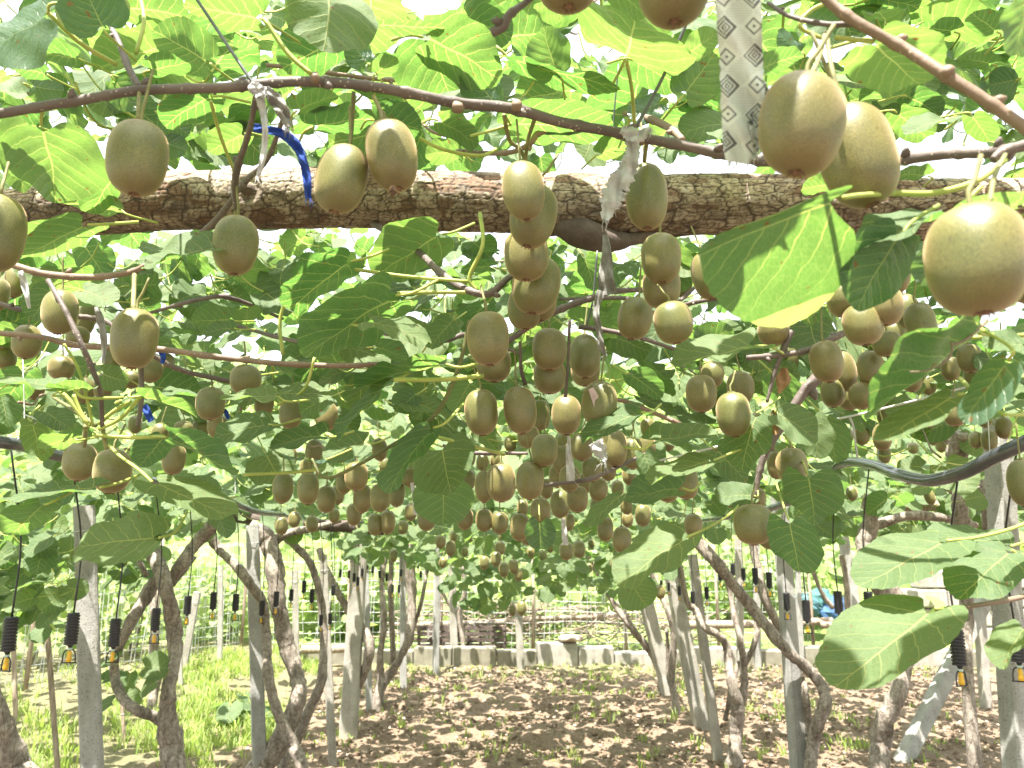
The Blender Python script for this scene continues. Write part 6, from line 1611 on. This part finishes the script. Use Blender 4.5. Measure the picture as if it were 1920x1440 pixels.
# ------------------------------------------------------------------ ground litter: clods, pebbles, grass, weeds
def scatter_stones():
    rg = np.random.default_rng(21)
    base = []
    for k in range(5):
        V = []
        for i in range(4):
            th = math.pi*(i+0.5)/4
            for j in range(6):
                a = 2*math.pi*j/6; r = 1+.25*rg.normal()
                V.append((math.sin(th)*math.cos(a)*r, math.sin(th)*math.sin(a)*r, math.cos(th)*.7*r))
        F = [(i*6+j, (i+1)*6+j, (i+1)*6+(j+1) % 6, i*6+(j+1) % 6) for i in range(3) for j in range(6)]+[tuple(range(6)), tuple(range(23, 17, -1))]
        base.append((np.array(V), F))
    for nm, n, s0, s1, mat, lab in (('soil_clods', 9000, .006, .024, SOIL, 'loose brown soil clods on the dug ground'), ('pebbles', 4200, .005, .016, PEBBLE, 'small pale pebbles scattered over the soil')):
        Vs = []; Fs = []; c = 0
        for i in range(n):
            y = 3.3+rg.random()**0.8*5.9; x = rg.uniform(-1.8, 1.1+0.42*y)
            if x < -0.42*y-0.6: continue
            V, F = base[rg.integers(5)]; s = s0+(s1-s0)*rg.random()**3
            a = rg.uniform(0, 6.28); R = np.array([[math.cos(a), -math.sin(a), 0], [math.sin(a), math.cos(a), 0], [0, 0, 1]])
            Vs.append(V@R.T*s*np.array([1, rg.uniform(.6, 1), rg.uniform(.5, 1)])+[x, y, float(ground_z(x, y))+0.018+s*.2]); Fs += [tuple(q+c for q in f) for f in F]; c += len(V)
        o = link(nm, mesh_np(nm, np.concatenate(Vs), Fs, [mat], None, nm == 'pebbles')); tag(o, lab, nm.replace('_', ' '), kind='stuff')
scatter_stones()

def grass():
    rg = np.random.default_rng(31)
    Vs = []; Ts = []; A = []; c = 0
    def tuft(x, y, z, n, h, wd):
        nonlocal c
        for k in range(n):
            a = rg.uniform(0, 6.28); hh = h*rg.uniform(.5, 1.2); b = rg.uniform(.2, .9)*hh
            d = np.array([math.cos(a), math.sin(a), 0]); s = np.array([-d[1], d[0], 0])*wd*rg.uniform(.7, 1.3)
            p = np.array([x, y, z])+np.array([rg.normal(), rg.normal(), 0])*h*.25
            Vs.append([p-s, p+s, p+d*b*.35+[0, 0, hh*.6]-s*.8, p+d*b*.35+[0, 0, hh*.6]+s*.8, p+d*b+[0, 0, hh*.85]])
            Ts.extend([(c, c+1, c+3), (c, c+3, c+2), (c+2, c+3, c+4)]); A.extend([rg.random()]*5); c += 5
    for i in range(5000):      # bank on the left and far edge
        y = rg.uniform(3.4, 9.6); x = -1.0-0.12*y-abs(rg.normal())*1.0 if rg.random() < .8 else rg.uniform(-1.6, 4.5)
        if x > -1.2 and y < 8.1 and rg.random() < .85: continue
        if math.sin(x*2.7+1)*math.sin(y*2.1+x)+.4*math.sin(x*7+y*5) > rg.uniform(-.35, .6): continue
        tuft(x, y, float(ground_z(x, y)), 7, rg.uniform(.05, .14), .0045)
    for i in range(420):       # thin weeds over the dug soil
        y = rg.uniform(3.6, 9.0); x = rg.uniform(-1.7, 3.6)
        tuft(x, y, float(ground_z(x, y))+.01, 5, rg.uniform(.03, .09), .0045)
    for i in range(26):
        cx = rg.uniform(-1.3, 2.8); cy = rg.uniform(4.4, 8.9)
        for k in range(5): 
            x = cx+rg.normal()*.07; y = cy+rg.normal()*.1
            tuft(x, y, float(ground_z(x, y))+.01, 6, rg.uniform(.04, .09), .005)
    me = mesh_np('grass', np.array(Vs).reshape(-1, 3), np.array(Ts), [GRASS], None, True, attrs={'rnd': A})
    tag(link('grass', me), 'fresh green grass on the left bank and thin tufts on the soil', 'grass', kind='stuff')
grass()

# broad leaved plant in the grass at left
sq = atY(435, 1305, 6.3)
o = empty('squash_plant', (sq[0], sq[1], float(ground_z(sq[0], sq[1]))), 'low broad leaved squash plant in the grass between the left trunks', 'plant')
SQ = TINY[0]
rg = np.random.default_rng(77)
for k in range(16):
    a = rg.uniform(0, 6.28); r = rg.uniform(.03, .26)
    V, T, M_i, uv = LOWT[k % 10]
    R = frame_from(np.array([math.cos(a)*.35, math.sin(a)*.35-.2, 1]), np.array([math.cos(a), math.sin(a), .1]))
    me = mesh_np('leaf', V@(R.T*0.16), T, [LEAF, PETIOLE], M_i, True, uv=uv)
    q = bpy.data.objects.new('leaf', me); COL.objects.link(q); q.parent = o; q.location = (math.cos(a)*r, math.sin(a)*r, .10+.1*rg.random())

# ------------------------------------------------------------------ hillside growth
def hill_growth():
    rg = np.random.default_rng(41)
    its = []
    for cl in range(330):
        y = 10.6+rg.random()**1.4*30; x = rg.uniform(-1, 1)*(5+y*.75)
        z0 = float(hill_z(x, y)); hr = rg.uniform(.25, .95)*(0.7+y*0.03)
        for k in range(34):
            p = np.array([x, y, z0])+np.array([rg.normal()*hr*.55, rg.normal()*hr*.4, abs(rg.normal())*hr*.7])
            Nn = np.array([rg.normal()*.6, -.5+rg.normal()*.6, .8]); 
            its.append((p, frame_from(Nn, rg.normal(size=3)), rg.uniform(.10, .24)*(1+y*.02), rg.integers(6)))
    o = joined_leaves('hillside_plants', its, None, (BUSH, BUSH, BUSH), TINYT)
    tag(o, 'dense pale green undergrowth covering the slope beyond the fence', 'undergrowth')
hill_growth()
def shrub(px, py, Y, w, h, label, seed):
    rg = np.random.default_rng(seed); c = atY(px, py, Y)
    z0 = float(hill_z(c[0], Y)) if Y > 9.9 else float(ground_z(c[0], Y))
    o = empty('shrub', (c[0], c[1], z0), label, 'shrub')
    its = []
    for k in range(420):
        v = rg.normal(size=3); v /= np.linalg.norm(v); v *= rg.random()**.4
        p = np.array([c[0]+v[0]*w/2, c[1]+v[1]*w/3, z0+h*.55+v[2]*h*.5+.08*rg.normal()])
        its.append((p, frame_from(np.array([v[0], v[1]-.4, .6])+rg.normal(size=3)*.4, rg.normal(size=3)), rg.uniform(.07, .13), rg.integers(6)))
    joined_leaves('foliage', its, o, (BUSH, BUSH, BUSH), TINYT)
    for k in range(4):
        e = np.array([c[0]+rg.normal()*w*.2, c[1], z0+h*rg.uniform(.6, .9)])
        MB().tube([(c[0]+rg.normal()*.03, c[1], z0-.05), ((c[0]+e[0])/2+.03, c[1]+.05, z0+h*.4), tuple(e)], [.016, .012, .006], 6).build('stem', BARK, o)
shrub(640, 1150, 10.6, 1.3, 1.2, 'pale green shrub behind the leaning pale post', 1)
shrub(930, 1130, 10.8, 1.5, 1.0, 'loose shrub beyond the fence just left of the middle post', 2)
shrub(1100, 1110, 11.2, 1.8, 1.2, 'loose shrub beyond the fence right of the middle post', 3)
shrub(1350, 1110, 11.0, 1.6, 1.3, 'green shrub beyond the wall between the right hand trunks', 4)
shrub(260, 1120, 9.2, 2.0, 1.3, 'bright shrub behind the wire fence at left', 5)
shrub(420, 1130, 10.2, 1.6, 1.2, 'bright shrub behind the stakes left of the second post', 6)
shrub(60, 1140, 8.4, 1.8, 1.4, 'shrub against the wire fence at the left edge', 7)
shrub(1480, 1120, 11.0, 1.4, 1.0, 'green shrub behind the speckled grey post', 8)

# ------------------------------------------------------------------ the canopy
def canopy():
    rg = np.random.default_rng(99)
    # what must stay in view: the fruit and leaves already placed
    keep = np.array([(x, y, 0.5*max(w, h)*0.62, d) for x, y, w, h, d in FR]+[((a+c)/2, (b+e)/2, 0.36*max(w, math.hypot(a-c, b-e)), d) for a, b, c, e, w, d in HERO])
    def low_edge(x, d):
        e = np.interp(x, [-400, 0, 130, 150, 300, 640, 700, 800, 880, 920, 990, 1100, 1200, 1300, 1640, 1700, 1780, 2300], [1180, 1180, 1150, 1040, 1010, 1010, 1050, 1060, 1090, 1110, 1100, 1100, 1060, 1010, 1000, 1040, 1000, 1000])
        return e
    N_ = 23000
    pts = []
    ys = rg.uniform(-2.0, 9.7, N_); xs = rg.uniform(-6.2, 6.2, N_)
    dens = rg.random(N_)
    def dn(x, y):
        return 0.78+0.30*math.sin(x*2.1+1.3*math.sin(y*1.7))*math.sin(y*2.6+x)+0.15*math.sin(x*5.3+2)*math.sin(y*6.1)
    near = []; mid = []; far = []
    # gaps in the foliage through which the sun reaches fruit and leaves
    SN = np.array(sd)
    lit = [un(x, y, d) for x, y, d in ((1480, 170, .46), (1520, 200, .46), (1490, 250, .46), (1440, 200, .47), (1832, 430, .42), (1800, 450, .42), (1870, 450, .42), (1832, 500, .42), (975, 330, .8), (985, 370, .8), (1215, 400, .88), (50, 635, 1.5), (460, 705, 1.25), (215, 870, 1.02), (235, 850, 1.02), (1100, 660, 1.2), (1190, 590, 1.1), (1320, 490, 1.2), (1335, 700, 1.7), (1545, 690, 1.2), (1310, 740, 1.25), (1365, 790, 1.15), (1410, 960, 1.0), (994, 890, 1.4),
        (1620, 1230, .72), (1680, 1200, .72), (1700, 1040, .78), (1650, 1070, .78), (1820, 1020, .80), (1200, 1060, .95), (1250, 1030, .95), (200, 1010, .84), (260, 985, .84), (800, 860, 1.1), (340, 940, .88), (1500, 810, 1.1), (1390, 830, 1.15), (1270, 870, 1.0), (1720, 700, .55), (1780, 660, .55), (1700, 790, .56), (200, 345, 1.36), (260, 335, 1.36), (320, 330, 1.36), (400, 325, 1.36), (480, 330, 1.36), (540, 325, 1.36), (870, 330, 1.36), (890, 350, 1.36), (1340, 345, 1.36), (1500, 345, 1.36), (1020, 330, 1.36), (1100, 325, 1.36),
        (1165, 330, .83), (1180, 290, .83), (1145, 380, .83), (490, 250, .72), (575, 310, .73), (540, 262, .73), (1410, 60, .5), (1400, 470, .5), (1460, 520, .5), (1500, 450, .5), (1560, 430, .5), (1640, 500, .54), (1680, 450, .54), (100, 300, .76), (60, 330, .76), (840, 110, .86), (1180, 70, .86), (1230, 80, .86), (1400, 180, .5), (1410, 250, .5), (1050, 150, .84), (460, 900, 1.0), (840, 1150, 4.6), (1380, 1060, 4.5), (520, 1100, 4.5), (300, 1400, 3.5), (665, 1060, 6.0), (480, 1120, 4.5), (1497, 1400, 4.6))]
    lit = np.array(lit)
    for x, y, q in zip(xs, ys, dens):
        if abs(x) > 2.2+0.62*max(y, 0)+0.6: continue
        if q > dn(x, y)*0.92: continue
        dd = max(y, 0)
        zc = np.interp(dd, [0, 1.5, 2.6, 4.5, 9], [2.15, 2.12, 1.98, 1.72, 1.66])
        sp = np.interp(dd, [0, 1.5, 2.6, 4.5, 9], [0.12, 0.13, 0.17, 0.16, 0.10])
        z = zc+rg.normal()*sp
        if dd > 1.7 and rg.random() < 0.30: z -= rg.random()*0.34
        p = np.array([x, y, z])
        size = float(np.clip(rg.normal(0.105, 0.022), 0.05, 0.155))
        px = None
        d = (p-CAM)@FV
        inv = False
        if d > 0.25:
            px, py, d = proj(p)
            inv = -250 < px < 2170 and -250 < py < 1500
        if inv:
            rpx = size*FPX/d*0.5
            if d < 0.95: continue
            if d < 1.52 and py > 250+rg.uniform(-20, 30): continue
            if py+rpx*0.7 > low_edge(px, d): continue
            if 295-rpx*.6 < py < 455+rpx*.5 and d < 1.55: continue
            # keep the gaps with sky in the upper part
            if py < 300:
                gapn = math.sin(px*0.018+1.0)*math.sin(py*0.034+px*0.006)+0.5*math.sin(px*0.047+py*0.03)
                if gapn > 0.55 and rg.random() < 0.75: continue
            m = keep[:, 3] > d-0.03
            dist = np.hypot(keep[m, 0]-px, keep[m, 1]-py)
            if len(dist) and (dist < keep[m, 2]*1.0+rpx*0.55).any(): continue
        v = p-lit; t = v@SN; r_ = np.linalg.norm(v-t[:, None]*SN, axis=1)
        if ((t > 0.02) & (r_ < 0.018+size*0.42)).any(): continue
        # the left bank and the far end stand more open
        if x < -2.1 and y > 4.2 and rg.random() < 0.62: continue
        if y > 8.3 and rg.random() < 0.6: continue
        # orientation: face mostly up and towards the sun, nodding
        tl = 0.42
        Nn = np.array([rg.normal()*tl-0.05, rg.normal()*tl-0.22, 1.0])
        if inv and py > 480 and rg.random() < 0.5: Nn = np.array([rg.normal()*.5, -0.9+rg.normal()*.35, 0.75])
        yd = np.array([rg.normal(), rg.normal(), -0.35])
        R = frame_from(Nn, yd)
        it = (p, R, size, int(rg.integers(1000)))
        if inv: (near if d < 5.2 else far).append((d, it))
        elif abs(x) < 3.5+max(y, 0)*0.2: far.append((d, it))
    # extra drooping growth of the side rows
    for (x0, x1, y0, y1, d0, d1, n) in ((-30, 1950, -40, 290, 1.05, 2.3, 400), (-30, 1950, 430, 580, 1.75, 4.6, 620), (-30, 1950, 600, 760, 1.75, 3.4, 260), (-20, 130, 1000, 1180, 2.7, 3.8, 90), (130, 300, 1010, 1090, 3.6, 4.6, 46), (1640, 1900, 930, 1060, 4.6, 7.0, 150), (0, 400, 900, 1010, 3.4, 5.5, 90), (1480, 1700, 880, 1010, 5.0, 7.5, 110), (660, 860, 985, 1055, 5.0, 8.0, 60), (860, 1290, 960, 1070, 4.5, 8.0, 150), (840, 1010, 1050, 1115, 4.6, 6.5, 40), (1020, 1210, 1040, 1105, 4.6, 6.5, 60), (800, 1290, 985, 1065, 4.5, 7.5, 110), (640, 800, 990, 1050, 5.0, 7.5, 40), (180, 300, 1240, 1320, 3.2, 3.6, 8), (640, 740, 1000, 1040, 4.8, 6.5, 26)):
        for k in range(n):
            px = rg.uniform(x0, x1); py = rg.uniform(y0, y1); d = rg.uniform(d0, d1)
            m = keep[:, 3] > d-0.03
            dist = np.hypot(keep[m, 0]-px, keep[m, 1]-py)
            if len(dist) and (dist < keep[m, 2]*1.0+6).any(): continue
            if py < 290 and math.sin(px*0.018+1.0)*math.sin(py*0.034+px*0.006)+0.5*math.sin(px*0.047+py*0.03) > 0.8: continue
            v = un(px, py, d)-lit; t = v@SN; r_ = np.linalg.norm(v-t[:, None]*SN, axis=1)
            if ((t > 0.02) & (r_ < 0.05)).any(): continue
            R = frame_from(np.array([rg.normal()*.5, (-.6 if py > 600 else -.25)+rg.normal()*.5, 0.8]), np.array([rg.normal(), rg.normal(), -.8]))
            near.append((d, (un(px, py, d), R, rg.uniform(.07, .12), int(rg.integers(1000)))))
    # a few leaves of the hanging twig in the middle of the aisle
    for (px, py, tx, ty, s) in ((925, 1125, 880, 1165, .11), (915, 1120, 905, 1085, .10), (950, 1120, 952, 1145, .08), (940, 1110, 975, 1100, .09), (900, 1130, 855, 1148, .08), (1045, 1090, 1120, 1105, .12), (880, 1140, 860, 1130, .07), (1060, 1080, 1050, 1040, .09)):
        d = 4.6; B = un(px, py, d); Tp = un(tx, ty, d+.03)
        near.append((0.5, (B, frame_from(np.array([rg.normal()*.3, -1, .5+rg.normal()*.3]), Tp-B), s, int(rg.integers(1000)))))
    near.sort(key=lambda t: t[0])
    HI_N = 1250
    keys = list(TRUNKS.keys()); KP = np.array([TRUNKS[k][1] for k in keys])
    per = {k: [0, []] for k in list(keys)+['F', 'R', 'L', 'M', 'RM']}
    def owner(p, d):
        if d < 1.9:
            px, py, _ = proj(p) if d > 0.25 else (960, 0, 0)
            if px > 1330: return 'R' if py < 450 else 'RM'
            if py < 430: return 'F'
            return 'L' if px < 640 else 'M'
        return keys[int(np.argmin(np.hypot(KP[:, 0]-p[0], (KP[:, 1]-p[1])*0.7)))]
    OBJ = {k: TRUNKS[k][0] for k in keys}; OBJ.update(F=V_FRONT, R=V_RIGHT, L=V_LEFT, M=V_MID, RM=V_RMID)
    for i, (d, it) in enumerate(near):
        k = owner(it[0], d)
        if i < HI_N and per[k][0] < 260:
            per[k][0] += 1
            p, R, s, v = it
            par = OBJ[k]
            o = bpy.data.objects.new('leaf', HI[v % len(HI)]); COL.objects.link(o); o.parent = par
            M3 = Matrix([list(r) for r in R*(s/0.12)])
            M4 = M3.to_4x4(); M4.translation = Vector(p)-wloc(par)
            o.matrix_local = M4
        else: per[k][1].append((d, it))
    for d, it in far: per[owner(it[0], d)][1].append((d, it))
    tot = 0
    for k, (n, its) in per.items():
        a = [it for d, it in its if 0 < d < 6.0]; b = [it for d, it in its if not (0 < d < 6.0)]
        if a: joined_leaves('foliage', a, OBJ[k])
        if b: joined_leaves('foliage', b, OBJ[k], (LEAF, PETIOLE), TINYT)
        tot += len(its)
    print('LEAVES near', len(near), 'far', len(far), 'joined', tot)
canopy()
# pale thin shoots and leaf stalks running through the canopy
def twigs():
    rg = np.random.default_rng(55)
    for par, n, xr, yr, dr in ((V_FRONT, 34, (0, 1400), (0, 290), (1.2, 2.0)), (V_LEFT, 26, (0, 640), (460, 880), (1.7, 2.6)), (V_MID, 26, (640, 1250), (460, 900), (1.7, 2.6)), (V_RMID, 26, (1250, 1900), (440, 880), (1.7, 2.6)), (V_RIGHT, 12, (1400, 1900), (0, 290), (1.2, 2.0))):
        mb = MB(); mg = MB()
        for i in range(n):
            x = rg.uniform(*xr); y = rg.uniform(*yr); d = rg.uniform(*dr); a = rg.uniform(0, 3.14)
            ln = rg.uniform(50, 150)
            P = smooth_path([un(x+math.cos(a)*ln*t+rg.normal()*6, y-math.sin(a)*ln*t*.7+rg.normal()*6, d+t*.2) for t in (0, .33, .66, 1)], 4)
            (mb if i % 3 == 0 else mg).tube(P, np.linspace(.0035 if i % 3 == 0 else .0020, .0016, len(P)), 6)
        mb.build('thin_twigs', CANE_BROWN, par)['kind'] = 'stuff'; mg.build('pale_shoots', PETIOLE, par)['kind'] = 'stuff'
twigs()
